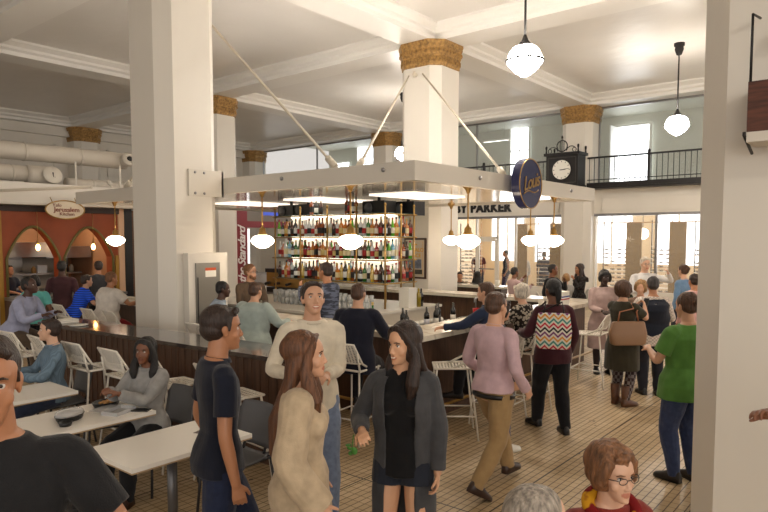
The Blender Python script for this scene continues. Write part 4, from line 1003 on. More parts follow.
def hand(mb, wrist, d, pn, side, s, curl=.5):
    """d: forearm direction, pn: palm normal, side: +1 thumb to the cross(d,pn) side"""
    d, pn = V(d).normalized(), V(pn); pn = (pn - d * pn.dot(d)).normalized(); ac = d.cross(pn).normalized() * side
    w = V(wrist)
    mb.loft([(w - d * .01 * s, ac * .024 * s, pn * .017 * s), (w + d * .03 * s, ac * .032 * s, pn * .016 * s), (w + d * .065 * s, ac * .040 * s, pn * .014 * s), (w + d * .088 * s, ac * .040 * s, pn * .012 * s)], 12)
    for i, (off, ln, r) in enumerate(((.031, .066, .0088), (.0105, .076, .0092), (-.0105, .071, .0088), (-.031, .055, .0078))):
        b = w + (d * .084 + ac * off) * s; c = curl * (1 + .12 * i); P = [b - d * .02 * s, b]; dirv = d; p = b
        for k, q in enumerate((.45, .32, .25)):
            ang = c * (.75, 1.0, .7)[k]
            dirv = (dirv * math.cos(ang) + pn * math.sin(ang)) if k == 0 else (dirv * math.cos(ang) + (pn * dirv.dot(d) - d * dirv.dot(pn)).normalized() * math.sin(ang))
            dirv = (dirv + ac * off * 1.2 * (k == 0)).normalized(); p = p + dirv * ln * q * s; P.append(p)
        mb.tube(P, [r * s, r * 1.05 * s, r * s, r * .95 * s, r * .7 * s], 8); mb.ell(P[-1], (r * .75 * s,) * 3, 4)
    b = w + (d * .02 + ac * .022) * s; t1 = (ac * .75 + d * .75 + pn * .25).normalized(); t2 = (d * .95 + ac * .25 + pn * (.35 + curl * .5)).normalized()
    p1 = b + t1 * .040 * s; p2 = p1 + t2 * .030 * s; p3 = p2 + t2 * .022 * s
    mb.tube([b, p1, p2, p3], [.014 * s, .0115 * s, .0105 * s, .008 * s], 8); mb.ell(p3, (.008 * s,) * 3, 4)

def head_shape(mb, M, s, female=False, smile=0):
    def T(p): return M @ (V(p) * s)
    def el(c, r, n=10):
        m2 = MB(); m2.ell((0, 0, 0), r, n); mb.add([T(V(c) + V(v)) for v in m2.v], m2.f)
    def tb(pts, rad, n=8):
        m2 = MB(); m2.tube(pts, rad, n); mb.add([T(v) for v in m2.v], m2.f)
    jw = .92 if female else 1.0
    el((0, -.012, .032), (.0765, .098, .086), 14)
    m2 = MB(); m2.loft([((0, .004, .055), V((.066, 0, 0)), V((0, .074, 0))), ((0, .010, .02), V((.067, 0, 0)), V((0, .073, 0))), ((0, .012, -.02), V((.064, 0, 0)), V((0, .070, 0))), ((0, .016, -.05), V((.058 * jw, 0, 0)), V((0, .066, 0))),
        ((0, .023, -.078), V((.047 * jw, 0, 0)), V((0, .058, 0))), ((0, .034, -.100), V((.034 * jw, 0, 0)), V((0, .046, 0))), ((0, .046, -.114), V((.020 * jw, 0, 0)), V((0, .030, 0)))], 24)
    mb.add([T(v) for v in m2.v], m2.f)
    nf = -.004 if female else 0
    tb([(0, .076, .012), (0, .086 + nf, -.012), (0, .097 + nf, -.034)], [.007, .008, .0105 + nf * .3]); el((0, .096 + nf, -.038), (.0115, .011, .009), 6)
    el((.011, .088, -.042), (.008, .010, .007), 5); el((-.011, .088, -.042), (.008, .010, .007), 5)
    lw = .021 + .006 * smile
    tb([(-lw, .070, -.066 + .006 * smile), (-.010, .080, -.063), (0, .081, -.0645), (.010, .080, -.063), (lw, .070, -.066 + .006 * smile)], [.003, .0055, .0055, .0055, .003], 6)
    tb([(-lw, .070, -.068 + .006 * smile), (-.010, .079, -.075 - .004 * smile), (.010, .079, -.075 - .004 * smile), (lw, .070, -.068 + .006 * smile)], [.003, .0062, .0062, .003], 6)
    el((0, .074, -.102), (.016, .010, .011), 6)
    tb([(-.05, .056, .026), (-.03, .074, .031), (-.012, .079, .026)], [.007, .008, .006]); tb([(.05, .056, .026), (.03, .074, .031), (.012, .079, .026)], [.007, .008, .006])
    for sx in (-1, 1):
        el((sx * .040, .046, -.034), (.022, .022, .026), 8)
        el((sx * .075, -.010, -.008), (.009, .017, .030), 8); el((sx * .080, -.016, .002), (.008, .017, .020), 6)

HAIRC = dict(black=(24, 20, 19), dark=(46, 31, 24), brown=(78, 52, 36), chestnut=(98, 62, 38), auburn=(124, 84, 54), grey=(150, 140, 128), white=(206, 196, 180), blond=(160, 122, 78), salt=(58, 52, 50))
def hair_mat(c): return mat('hair ' + c, HAIRC[c], .5, noise=(5, .55, (14, 14, 1.5)), bump=(8, .012, (16, 16, 1.6)))
def make_hair(root, M, s, style, colr, vox, seed, length=0.):
    if style == 'bald': 
        mb = MB(); m2 = MB(); m2.ell((0, -.03, .005), (.083, .087, .05), 10); mb.add([M @ (V(v) * s) for v in m2.v], m2.f)
        me = remesh(mb, vox, 3, wrinkle(.003, 2, seed), 'hair'); me.materials.append(hair_mat(colr)); o = bpy.data.objects.new('hair', me); COL.objects.link(o); o.parent = root; return
    mb = MB()
    def el(c, r, n=12):
        m2 = MB(); m2.ell((0, 0, 0), r, n); mb.add([M @ ((V(c) + V(v)) * s) for v in m2.v], m2.f)
    def tb(pts, rad, n=12, fl=1.):
        m2 = MB(); m2.tube(pts, rad, n); mb.add([M @ (V(v) * s) for v in m2.v], m2.f)
    def lf(rs, n=20):
        m2 = MB(); m2.loft(rs, n); mb.add([M @ (V(v) * s) for v in m2.v], m2.f)
    vol = dict(short=.005, crop=.002, bun=.006, long=.015, bob=.013, curly=.024, ponytail=.006, afro=.03, wavy=.024)[style]
    el((0, -.024 - vol * .75, .046), (.079 + vol, .095 + vol, .083 + vol), 16)
    if style in ('short', 'crop', 'bun', 'ponytail'):
        el((0, -.055, .0), (.072 + vol, .066 + vol, .065), 12); tb([(.070, .012, .03), (.076, .008, -.005)], [.012, .007]); tb([(-.070, .012, .03), (-.076, .008, -.005)], [.012, .007])
        if style == 'short': tb([(-.055, .044, .080), (-.02, .064, .096), (.03, .062, .098), (.06, .038, .082)], [.012, .015, .016, .012])
    if style == 'bun': el((0, -.13, .05), (.038, .034, .038), 10)
    if style == 'ponytail': tb([(0, -.11, .03), (0, -.15, .0), (0, -.15, -.08), (0, -.13, -.17)], [.028, .034, .03, .012])
    if style in ('bob', 'curly', 'wavy'):
        bl = -.075 if style != 'wavy' else -.03
        el((0, -.045, -.01), (.088 + vol * .8, .072 + vol, .085), 14)
        for sx in (-1, 1): tb([(sx * .060, .048, .07), (sx * .083, .022, .02), (sx * .088, .008, -.03), (sx * .080, .0, bl)], [.020, .022, .022, .014])
        tb([(-.05, .048, .086), (0, .064, .094), (.05, .046, .088)], [.018, .020, .020]) if style == 'wavy' else tb([(-.05, .060, .075), (0, .078, .080), (.05, .060, .075)], [.020, .020 + vol * .3, .020])
        if style == 'bob': tb([(-.058, .056, .055), (-.02, .082, .052), (.03, .082, .052), (.058, .056, .055)], [.013, .014, .014, .013])
    if style in ('curly', 'afro'):
        rs = np.random.default_rng(seed)
        for i in range(46):
            a, b2 = rs.uniform(0, 6.28), rs.uniform(-.5, 1.4); v = V((math.cos(a) * math.cos(b2) * .092, math.sin(a) * math.cos(b2) * .105 - .03, math.sin(b2) * .098 + .038))
            if v.y > .035 and v.z < .075: continue
            el(v, (.022,) * 3, 5)
    if style == 'long':
        L_ = length / s
        ctr = lambda z, y, rx, ry: ((0, y, z), V((rx, 0, 0)), V((0, ry, 0)))
        lf([ctr(.05, -.035, .080, .080), ctr(-.02, -.060, .090, .060), ctr(-.10, -.080, .094, .050), ctr(-.16, -.105, .098, .050), ctr(-.10 - L_ * .5, -.178, .108, .052), ctr(-.10 - L_ * .9, -.200, .096, .044), ctr(-.10 - L_, -.200, .074, .028)], 24)
        for sx in (-1, 1): el((sx * .046, -.030, -.015), (.048, .058, .105), 10)
        for sx in (-1, 1): tb([(sx * .055, .040, .085), (sx * .084, .010, .02), (sx * .095, -.012, -.06), (sx * .100, .0, -.12), (sx * .100, .02, -.12 - min(L_, .24) * .45), (sx * .086, .03, -.12 - min(L_, .24) * .8)], [.018, .021, .027, .038, .042, .018], 12)
        tb([(-.06, .036, .085), (-.02, .054, .104), (.05, .040, .094)], [.014, .016, .016])
    me = remesh(mb, vox, 3, wrinkle(.0035 if style not in ('curly', 'afro', 'wavy') else .009, 3.2 if style in ('curly', 'afro') else 2.4, seed, .15 if style not in ('curly', 'afro') else 1), 'hair')
    me.materials.append(hair_mat(colr)); o = bpy.data.objects.new('hair', me); COL.objects.link(o); o.parent = root
    return o

SKIN = dict(light=(206, 158, 128), pale=(214, 170, 142), tan=(176, 122, 88), brown=(122, 78, 54), dark=(78, 50, 38), asian=(208, 160, 126), deep=(60, 40, 32))
def cloth(col, kind='plain', rough=.85):
    nm = '%s cloth %s' % (kind, col)
    if nm in MATS: return MATS[nm]
    if kind in ('plain', 'knit', 'denim'):
        return mat(nm, col, rough, spec=.2, noise=(14 if kind != 'denim' else 30, .10 if kind == 'plain' else .16, (1, 1, 1)), bump=(180, .002, (1, 1, 1)), sheen=.15)
    m = mat(nm, col, rough, spec=.2); nt, b = nodes_of(m); L = nt.links.new; N = nt.nodes.new
    tc = N('ShaderNodeTexCoord')
    if kind == 'stripe':
        wv = N('ShaderNodeTexWave'); wv.bands_direction = 'Z'; wv.inputs['Scale'].default_value = 9; src = wv.outputs['Fac']; L(tc.outputs['Object'], wv.inputs[0]); lo, hi, c2 = .40, .60, tuple(min(255, x * 1.6) for x in col)
    elif kind == 'pinstripe':
        wv = N('ShaderNodeTexWave'); wv.bands_direction = 'X'; wv.inputs['Scale'].default_value = 16; src = wv.outputs['Fac']; L(tc.outputs['Object'], wv.inputs[0]); lo, hi, c2 = .4, .6, tuple(x * .9 for x in col)
    elif kind == 'leopard':
        vo = N('ShaderNodeTexVoronoi'); vo.inputs['Scale'].default_value = 26; L(tc.outputs['Object'], vo.inputs['Vector']); src = vo.outputs['Distance']; lo, hi, c2 = .42, .5, (40, 34, 32)
    elif kind == 'plaid':
        ch = N('ShaderNodeTexNoise'); mp = N('ShaderNodeMapping'); mp.inputs['Scale'].default_value = (5, 5, 26); L(tc.outputs['Object'], mp.inputs[0]); L(mp.outputs[0], ch.inputs['Vector']); ch.inputs['Scale'].default_value = 1.5; src = ch.outputs['Fac']; lo, hi, c2 = .45, .55, tuple(min(255, x * 1.7) for x in col)
    elif kind == 'check':
        ch = N('ShaderNodeTexChecker'); ch.inputs['Scale'].default_value = 44; L(tc.outputs['Object'], ch.inputs[0]); src = ch.outputs['Fac']; lo, hi, c2 = .4, .6, tuple(min(255, x * 1.18 + 8) for x in col)
    elif kind == 'chevron':
        sx = N('ShaderNodeSeparateXYZ'); L(tc.outputs['Object'], sx.inputs[0])
        pp = N('ShaderNodeMath'); pp.operation = 'PINGPONG'; L(sx.outputs[1], pp.inputs[0]); pp.inputs[1].default_value = .045
        ad = N('ShaderNodeMath'); ad.operation = 'ADD'; L(sx.outputs[2], ad.inputs[0]); L(pp.outputs[0], ad.inputs[1])
        sc = N('ShaderNodeMath'); sc.operation = 'MULTIPLY'; L(ad.outputs[0], sc.inputs[0]); sc.inputs[1].default_value = 4.2
        fr = N('ShaderNodeMath'); fr.operation = 'FRACT'; L(sc.outputs[0], fr.inputs[0]); rp = N('ShaderNodeValToRGB'); rp.color_ramp.interpolation = 'CONSTANT'; L(fr.outputs[0], rp.inputs[0])
        cs = [(226, 220, 206), (40, 36, 40), (226, 220, 206), (196, 50, 70), (226, 220, 206), (70, 140, 130), (226, 220, 206), (220, 150, 60), (226, 220, 206), (120, 60, 110)]
        e = rp.color_ramp.elements; e[0].color = srgb(*cs[0]); e[1].position = .1; e[1].color = srgb(*cs[1])
        for i in range(2, 10): q = e.new(i * .1); q.color = srgb(*cs[i])
        L(rp.outputs[0], b.inputs['Base Color']); return m
    elif kind == 'fairisle':
        mp = N('ShaderNodeMapping'); mp.inputs['Scale'].default_value = (30, 30, 24); L(tc.outputs['Object'], mp.inputs[0]); ch = N('ShaderNodeTexChecker'); ch.inputs['Scale'].default_value = 1; L(mp.outputs[0], ch.inputs[0]); src = ch.outputs['Fac']; lo, hi, c2 = .4, .6, (120, 112, 110)
    elif kind == 'scarf':
        ch = N('ShaderNodeTexNoise'); ch.inputs['Scale'].default_value = 11; L(tc.outputs['Object'], ch.inputs['Vector']); src = ch.outputs['Fac']; lo, hi, c2 = .48, .52, (120, 24, 26)
    rr = N('ShaderNodeValToRGB'); rr.color_ramp.elements[0].position = lo; rr.color_ramp.elements[1].position = hi
    rr.color_ramp.elements[0].color = srgb(*col); rr.color_ramp.elements[1].color = srgb(*c2); L(src, rr.inputs[0]); L(rr.outputs[0], b.inputs['Base Color'])
    return m

def person(label, x, y, face, H=1.7, z=0, pose='stand', seat=.76, dist=None, sex='m', wt=1., lean=0., twist=0., hyaw=0., hpitch=0., skin='light', hair=('short', 'dark', 0), top=None, outer=None, bottom=None, shoes=(30, 26, 26), lh=None, rh=None, legs=None, lcurl=.5, rcurl=.5, glasses=False, beard=False, smile=0, group=None, foot=None, neckfwd=.0, collar=None, seed=None, lookdown=0):
    """x,y: where the pelvis is; face: heading in degrees; hand targets lh/rh are (right, forward, height) in metres from the pelvis point on the floor"""
    cx_, cy_ = x, y
    d = dist or (x * .775 + y * .632); vox = min(.0115, max(.0042, d * .00125)); seed = seed or int(abs(x * 977 + y * 331)) % 9973
    root = empty('person', (x, y, z), R_(face - 90)); tag(root, label, 'person', group)
    f = sex == 'f'; hs = .136 * H / .232; near = d < 9.5
    hipz = .52 * H if pose != 'sit' else seat + .105
    P = V((0, 0, hipz)); X = V((1, 0, 0)); ln = R_(lean); Uv = V((0, math.sin(ln), math.cos(ln))); Fw = V((0, math.cos(ln), -math.sin(ln)))
    tw = R_(twist)
    def at(zr, r=0., fw=0., t=0.):          # point on the torso; zr in H above the pelvis
        q = tw * min(1, max(0, zr / .25)); Xr = X * math.cos(q) + Fw * math.sin(q); Fr = Fw * math.cos(q) - X * math.sin(q)
        return P + Uv * (zr * H) + Xr * (r * H) + Fr * (fw * H), Xr, Fr
    sw = (.098 if f else .108) * (1 + (wt - 1) * .35)
    # torso rings: (zr, rx, ry, fwd)
    TR = [(-.055, .070, .052, 0), (-.03, .092, .062, -.004), (0, .100 if f else .094, .066, -.006), (.04, .095 if f else .090, .062, 0), (.095, .074 if f else .083, .050, .004), (.14, .078 if f else .087, .054, .004), (.20, .090 if f else .100, .062, .002), (.25, .097 if f else .108, .058, -.002), (.280, .094 if f else .106, .047, -.006), (.297, .078 if f else .088, .040, -.008), (.312, .056, .036, -.008), (.330, .036, .033, -.004)]
    def wtf(zr): return 1 + (wt - 1) * (1.0 if zr < .18 else .7 if zr < .26 else .25)
    def torso(mb, g=0., z0=-.055, z1=.330, flare=0., extra=None):
        rs = []
        zs = sorted(set([t[0] for t in TR if z0 < t[0] < z1] + [z0, z1]))
        for zr in zs:
            rx = np.interp(zr, [t[0] for t in TR], [t[1] for t in TR]); ry = np.interp(zr, [t[0] for t in TR], [t[2] for t in TR]); fw = np.interp(zr, [t[0] for t in TR], [t[3] for t in TR])
            k = wtf(zr); fl = flare * max(0, (.09 - zr) / .15)
            if g > .0095 and zr < .075: q_ = min(1, (.075 - zr) / .05); rx, ry = max(rx, .085 + .020 * q_), max(ry, .058 + .018 * q_)
            elif zr < 0 and g > 0: rx, ry = .098, .066
            c, Xr, Fr = at(zr, 0, fw + (k - 1) * .03 * (zr < .2)); rs.append((c, Xr * ((rx * k) * H + g + fl), Fr * (ry * (k * 1.0) ** 1.4 * H + g + fl)))
        mb.loft(rs, 28)
        if f and z1 > .2: 
            for s_ in (-1, 1):
                c, _, _ = at(.205, s_ * .040, .044); mb.ell(c, (.036 * H + g, .030 * H + g, .036 * H + g), 8)
    # joints
    sh = []; el_ = []; wr = []
    l1, l2 = .172 * H, .150 * H
    for s_, tgt in ((-1, lh), (1, rh)):
        S, Xr, Fr = at(.280, s_ * sw, -.004); sh.append(S)
        if tgt is None: T_ = S + V((s_ * (.04 + (wt - 1) * .15), .07, -.30 * H)) + V((0, .0, 0)); pole = V((s_ * .5, -1, 0))
        else: T_ = V(tgt); pole = V((s_ * .55, -.7, -.7))
        e, t_ = ik(S, T_, l1, l2, pole); el_.append(e); wr.append(t_)
    # legs
    hips, kn, an, fd = [], [], [], []
    t1, t2 = .240 * H, .235 * H
    if legs is None:
        if pose == 'stand': legs = [(-.09, .02), (.09, -.02)]
        elif pose == 'walk': legs = [(-.07, .30), (.07, -.30)]
        elif pose == 'sit': legs = [(-.13, .40), (.13, .36)]
    for s_, lg in zip((-1, 1), legs):
        hp_ = P + V((s_ * .052 * H * (1 + (wt - 1) * .5), 0, -.01 * H))
        az = .045 * H
        if pose == 'sit': az += (foot if foot is not None else (.27 if seat > .6 else 0))
        elif lg[1] < -.15: az += .07
        if len(lg) > 2: az = .045 * H + lg[2]
        k_, a_ = ik(hp_, V((lg[0], lg[1], az)), t1, t2, V((s_ * .12, 1, .6 if pose == 'sit' else .0)))
        hips.append(hp_); kn.append(k_); an.append(a_); fd.append(V((s_ * .18, 1, 0 if not (pose != 'sit' and lg[1] < -.15) else -.55)).normalized())
    k5 = 1 + (wt - 1) * .5
    # ---- body: one continuous skin
    mb = MB(); torso(mb)
    Sc, _, _ = at(.30); nb = Sc + V((0, .01, .01)); S0, _, Fr = at(.283)
    hc = S0 + Uv * (.040 * H) + V((0, neckfwd + .022 * H, .088 * H)); 
    mb.loft([(at(.29)[0], V((.075 * H, 0, 0)), V((0, .036 * H, 0))), (at(.310)[0], V((.050 * H, 0, 0)), V((0, .034 * H, 0))), (at(.326)[0], V((.036 * H, 0, 0)), V((0, .034 * H, 0))), (hc + V((0, -.028 * hs, -.075 * hs)), V((.050 * hs * (1 if f else 1.12), 0, 0)), V((0, .054 * hs, 0))), (hc + V((0, -.02 * hs, -.02)), V((.05 * hs, 0, 0)), V((0, .05 * hs, 0)))], 18)
    for i, s_ in ((0, -1), (1, 1)):
        limb(mb, [at(.283, s_ * sw * .72, -.004)[0], sh[i], sh[i].lerp(el_[i], .5), el_[i], el_[i].lerp(wr[i], .35), wr[i]], [.026 * H, .028 * H * k5, .0245 * H * k5, .0205 * H, .0205 * H * k5, .0145 * H])
        dd = (wr[i] - el_[i]).normalized(); pn = V((-s_, .15, .0)) if abs(dd.z) > .6 else V((-s_ * .45, 0, -1))
        hand(mb, wr[i], dd, pn, (1 if d else 1) * (1 if (dd.cross(pn)).dot(V((0, 1, .4))) > 0 else -1), hs * .92, (lcurl, rcurl)[i])
        limb(mb, [hips[i], hips[i].lerp(kn[i], .5), kn[i], kn[i].lerp(an[i], .35), an[i]], [.054 * H * k5, .047 * H * k5, .033 * H, .034 * H * k5, .021 * H])
        limb(mb, [an[i] + V((0, 0, -.015)), an[i] + fd[i] * .07 + V((0, 0, -.028 * H)), an[i] + fd[i] * .14 + V((0, 0, -.031 * H))], [.019 * H, .017 * H, .011 * H])
    Mh = Matrix.Translation(hc) @ Matrix.Rotation(R_(hyaw), 4, 'Z') @ Matrix.Rotation(R_(-hpitch), 4, 'X')
    head_shape(mb, Mh, hs, f, smile)
    Mi = Mh.inverted(); Mn = np.array(Mi)
    def post(co, no):
        h = (np.c_[co, np.ones(len(co))] @ Mn.T)[:, :3] / hs
        dsp = np.zeros(len(co))
        for sx in (-.031, .031):
            r2 = ((h[:, 0] - sx) / .015) ** 2 + ((h[:, 2] - .004) / .010) ** 2
            dsp -= .0085 * np.exp(-r2) * (h[:, 1] > .03)
        front = np.array(Mh.to_3x3() @ V((0, 1, 0)))
        return co + front * (dsp * hs)[:, None]
    me = remesh(mb, vox, 6 if near else 3, post, 'body')
    sk = SKIN[skin]; me.materials.append(mat('skin ' + skin, sk, .48, noise=(6, .06, (1, 1, 1))))
    if near:
        me.materials.append(mat('lips ' + skin, tuple(int(a * b2) for a, b2 in zip(sk, (.90, .74, .72))), .4))
        n = len(me.polygons); ce = np.empty(n * 3); me.polygons.foreach_get('center', ce); ce = ce.reshape(-1, 3)
        h = (np.c_[ce, np.ones(n)] @ Mn.T)[:, :3] / hs
        lip = (abs(h[:, 0]) < .025) & (h[:, 2] < -.0585) & (h[:, 2] > -.083) & (h[:, 1] > .069) & ((abs(h[:, 0]) / .026) ** 2 + ((h[:, 2] + .069) / .0125) ** 2 < 1)
        mi = np.zeros(n, int); mi[lip] = 1; me.polygons.foreach_set('material_index', mi)
    body = bpy.data.objects.new('body', me); COL.objects.link(body); body.parent = root
    if near:
        ew = mat('eye white', (226, 220, 212), .2); ei = mat('iris', (44, 28, 20), .15)
        for sx in (-1, 1):
            m2 = MB(); prof = [(max(.0002, 0.0108 * math.sin(math.pi * i / 12)), -.0108 * math.cos(math.pi * i / 12)) for i in range(13)]
            m2.lathe(prof, 14, (0, 0, 0), 0, Matrix.Rotation(R_(-90), 4, 'X'))
            m2.m = [1 if (np.mean([m2.v[i][1] for i in fc]) > .0086) else 0 for fc in m2.f]
            m2.v = [tuple(Mh @ ((V(v) + V((sx * .031, .0618, .003))) * hs)) for v in m2.v]; m2.build('eye', [ew, ei], root)
            m2 = MB().tube([(sx * .048, .064, .018), (sx * .036, .0795, .0245), (sx * .016, .0835, .021)], [.002, .0038, .0028], 6)
            m2.v = [tuple(Mh @ (V(v) * hs)) for v in m2.v]; m2.build('eyebrow', hair_mat(hair[1] if hair[1] not in ('white', 'grey', 'blond') else 'grey'), root)
            if smile == 0 or True:
                m2 = MB().tube([(sx * .046, .0665, .006), (sx * .038, .0735, .0115), (sx * .030, .0755, .0125), (sx * .018, .0745, .008)], [.001, .0022, .0022, .001], 5)
                m2.v = [tuple(Mh @ (V(v) * hs)) for v in m2.v]; m2.build('eyelid', MATS['skin ' + skin] if not f else mat('dark lashes', (34, 24, 22), .6), root)
    if smile:
        m2 = MB().tube([(-.019, .0765, -.0655), (-.008, .0835, -.0685), (.008, .0835, -.0685), (.019, .0765, -.0655)], [.002, .0042, .0042, .002], 6)
        m2.v = [tuple(Mh @ (V(v) * hs)) for v in m2.v]; m2.build('teeth', mat('teeth', (236, 228, 214), .3), root)
    if hair and hair[0]: make_hair(root, Mh, hs, hair[0], hair[1], max(vox, .0048), seed, hair[2] if len(hair) > 2 else 0)
    if beard:
        m3 = MB()
        for c, r in (((0, .060, -.095), (.042, .034, .030)), ((.045, .035, -.068), (.022, .034, .034)), ((-.045, .035, -.068), (.022, .034, .034))):
            m2 = MB(); m2.ell((0, 0, 0), r, 8); m3.add([Mh @ ((V(c) + V(v)) * hs) for v in m2.v], m2.f)
        me = remesh(m3, vox, 2, wrinkle(.002, 3, seed), 'beard'); me.materials.append(hair_mat(hair[1])); o = bpy.data.objects.new('beard', me); COL.objects.link(o); o.parent = root
    if glasses:
        m2 = MB()
        for sx in (-1, 1):
            m2.tube([(sx * .033 + .0215 * math.cos(q), .094 - .10 * abs(sx * .033 + .0215 * math.cos(q)) ** 1.1, .0 + .0135 * math.sin(q)) for q in [k * math.pi / 8 for k in range(16)]], .0018, 6, closed=True)
            m2.tube([(sx * .057, .089, .006), (sx * .078, .06, .006), (sx * .083, -.015, .0), (sx * .080, -.03, -.014)], .0022, 6)
        m2.tube([(-.009, .0935, .003), (0, .097, .005), (.009, .0935, .003)], .002, 6)
        m2.v = [tuple(Mh @ (V(v) * hs)) for v in m2.v]; m2.build('spectacles', plastic_black, root)
    # ---- garments
    def garment(name, build, m, amp=.004, sc=1., vert=.5, grow=True):
        g = MB(); build(g); me = remesh(g, max(vox, .0065), 5, wrinkle(amp, sc, seed + len(name), vert), name); me.materials.append(m)
        o = bpy.data.objects.new(name, me); COL.objects.link(o); o.parent = root; return o
    def sleeves(g, gr, ln_):
        for i, s_ in ((0, -1), (1, 1)):
            a = at(.283, s_ * sw * .62, -.004)[0]
            if ln_ == 'long': limb(g, [a, sh[i], sh[i].lerp(el_[i], .5), el_[i], el_[i].lerp(wr[i], .93)], [.027 * H + gr, .029 * H * k5 + gr, .027 * H * k5 + gr, .024 * H + gr, .017 * H + gr], ends=False)
            elif ln_ == 'rolled': limb(g, [a, sh[i], sh[i].lerp(el_[i], .5), el_[i], el_[i].lerp(wr[i], .35)], [.027 * H + gr, .029 * H * k5 + gr, .027 * H * k5 + gr, .025 * H + gr, .024 * H + gr], ends=False)
            elif ln_ == 'short': limb(g, [a, sh[i], sh[i].lerp(el_[i], .68)], [.027 * H + gr, .031 * H * k5 + gr, .032 * H * k5 + gr], ends=False)
            elif ln_ == 'wide': limb(g, [a, sh[i], sh[i].lerp(el_[i], .5), el_[i], el_[i].lerp(wr[i], 1.05)], [.036 * H + gr, .037 * H * k5 + gr, .036 * H + gr, .036 * H + gr, .034 * H + gr], ends=False)
    if bottom:
        kind, col = bottom[0], bottom[1]; ck_ = bottom[2] if len(bottom) > 2 else 'plain'
        def bt(g):
            torso(g, .008, -.045, .065)
            if kind in ('trousers', 'leggings', 'shorts', 'jeans'):
                e = dict(trousers=.97, jeans=.97, leggings=.97, shorts=.22)[kind]; gg = dict(trousers=.016, jeans=.011, leggings=.006, shorts=.014)[kind]
                for i in (0, 1):
                    h0, k0, a0 = hips[i], kn[i], an[i]
                    if kind == 'shorts': limb(g, [h0, h0.lerp(k0, .34)], [.055 * H * k5 + gg, .054 * H * k5 + gg], ends=False)
                    else: limb(g, [h0, h0.lerp(k0, .5), k0, k0.lerp(a0, .35), k0.lerp(a0, e + .08 * (kind != 'leggings'))], [.056 * H * k5 + gg, .048 * H * k5 + gg, .036 * H * k5 + gg, .035 * H * k5 + gg, (.025 if kind != 'leggings' else .021) * H + gg], ends=False)
            elif kind == 'skirt':
                if pose == 'sit':
                    for i in (0, 1): limb(g, [hips[i], kn[i], kn[i].lerp(an[i], .3)], [.062 * H, .05 * H, .045 * H])
                    limb(g, [(hips[0] + hips[1]) / 2, (kn[0] + kn[1]) / 2], [.05 * H, .045 * H])
                else: g.loft([(P + V((0, 0, .06 * H)), V((.085 * H * wt, 0, 0)), V((0, .058 * H * wt, 0))), (P, V((.108 * H * wt, 0, 0)), V((0, .078 * H * wt, 0))), (P + V((0, 0, -.12 * H)), V((.118 * H * wt, 0, 0)), V((0, .09 * H * wt, 0))), (P + V((0, .01, -.20 * H)), V((.115 * H * wt, 0, 0)), V((0, .092 * H * wt, 0)))], 24)
        m_ = cloth(col, 'denim' if kind == 'jeans' and ck_ == 'plain' else ck_)
        garment({'leggings': 'leggings', 'skirt': 'skirt', 'shorts': 'shorts'}.get(kind, 'trousers'), bt, m_, .0055 if kind in ('trousers', 'jeans') else .003, 1., 1.)
    if top:
        col = top[0]; o_ = dict(top[1]) if len(top) > 1 else {}
        def tp(g):
            torso(g, o_.get('g', .012), o_.get('hem', -.035), .321, o_.get('flare', .006)); sleeves(g, o_.get('g', .012) - .003, o_.get('sleeve', 'long'))
            if o_.get('dress'):
                dl = o_['dress']
                if pose == 'sit':
                    for i in (0, 1): limb(g, [hips[i], kn[i], kn[i].lerp(an[i], .35)], [.064 * H, .052 * H, .05 * H])
                    limb(g, [(hips[0] + hips[1]) / 2, (kn[0] + kn[1]) / 2], [.05 * H, .045 * H])
                else: g.loft([(P + V((0, 0, .03 * H)), V((.106 * H * wt, 0, 0)), V((0, .078 * H * wt, 0))), (P + V((0, 0, -.03 * H)), V((.124 * H * wt, 0, 0)), V((0, .092 * H * wt, 0))), (P + V((0, 0, -dl)), V((.128 * H * wt, 0, 0)), V((0, .10 * H * wt, 0)))], 24)
            if o_.get('hood'):
                c = at(.30, 0, -.045)[0]; g.ell(c, (.075, .05, .06), 8)
        garment(o_.get('name', 'shirt'), tp, cloth(col, o_.get('kind', 'plain')), o_.get('amp', .0055), o_.get('sc', 1.), .5)
        if o_.get('collar', True) :
            c = at(.318)[0]; m2 = MB()
            rs = []
            for zz, rr_ in ((-.012, .046), (.014, .041), (.012, .036), (-.010, .040)):
                rs.append([at(.318)[0] + V((math.cos(q) * rr_ * H, math.sin(q) * rr_ * .92 * H + .004, zz + .010 * -math.sin(q))) for q in [k * math.pi / 10 for k in range(20)]])
            m2.rings(rs, closed=True); m2.build('collar', cloth(collar or col, 'plain'), root)
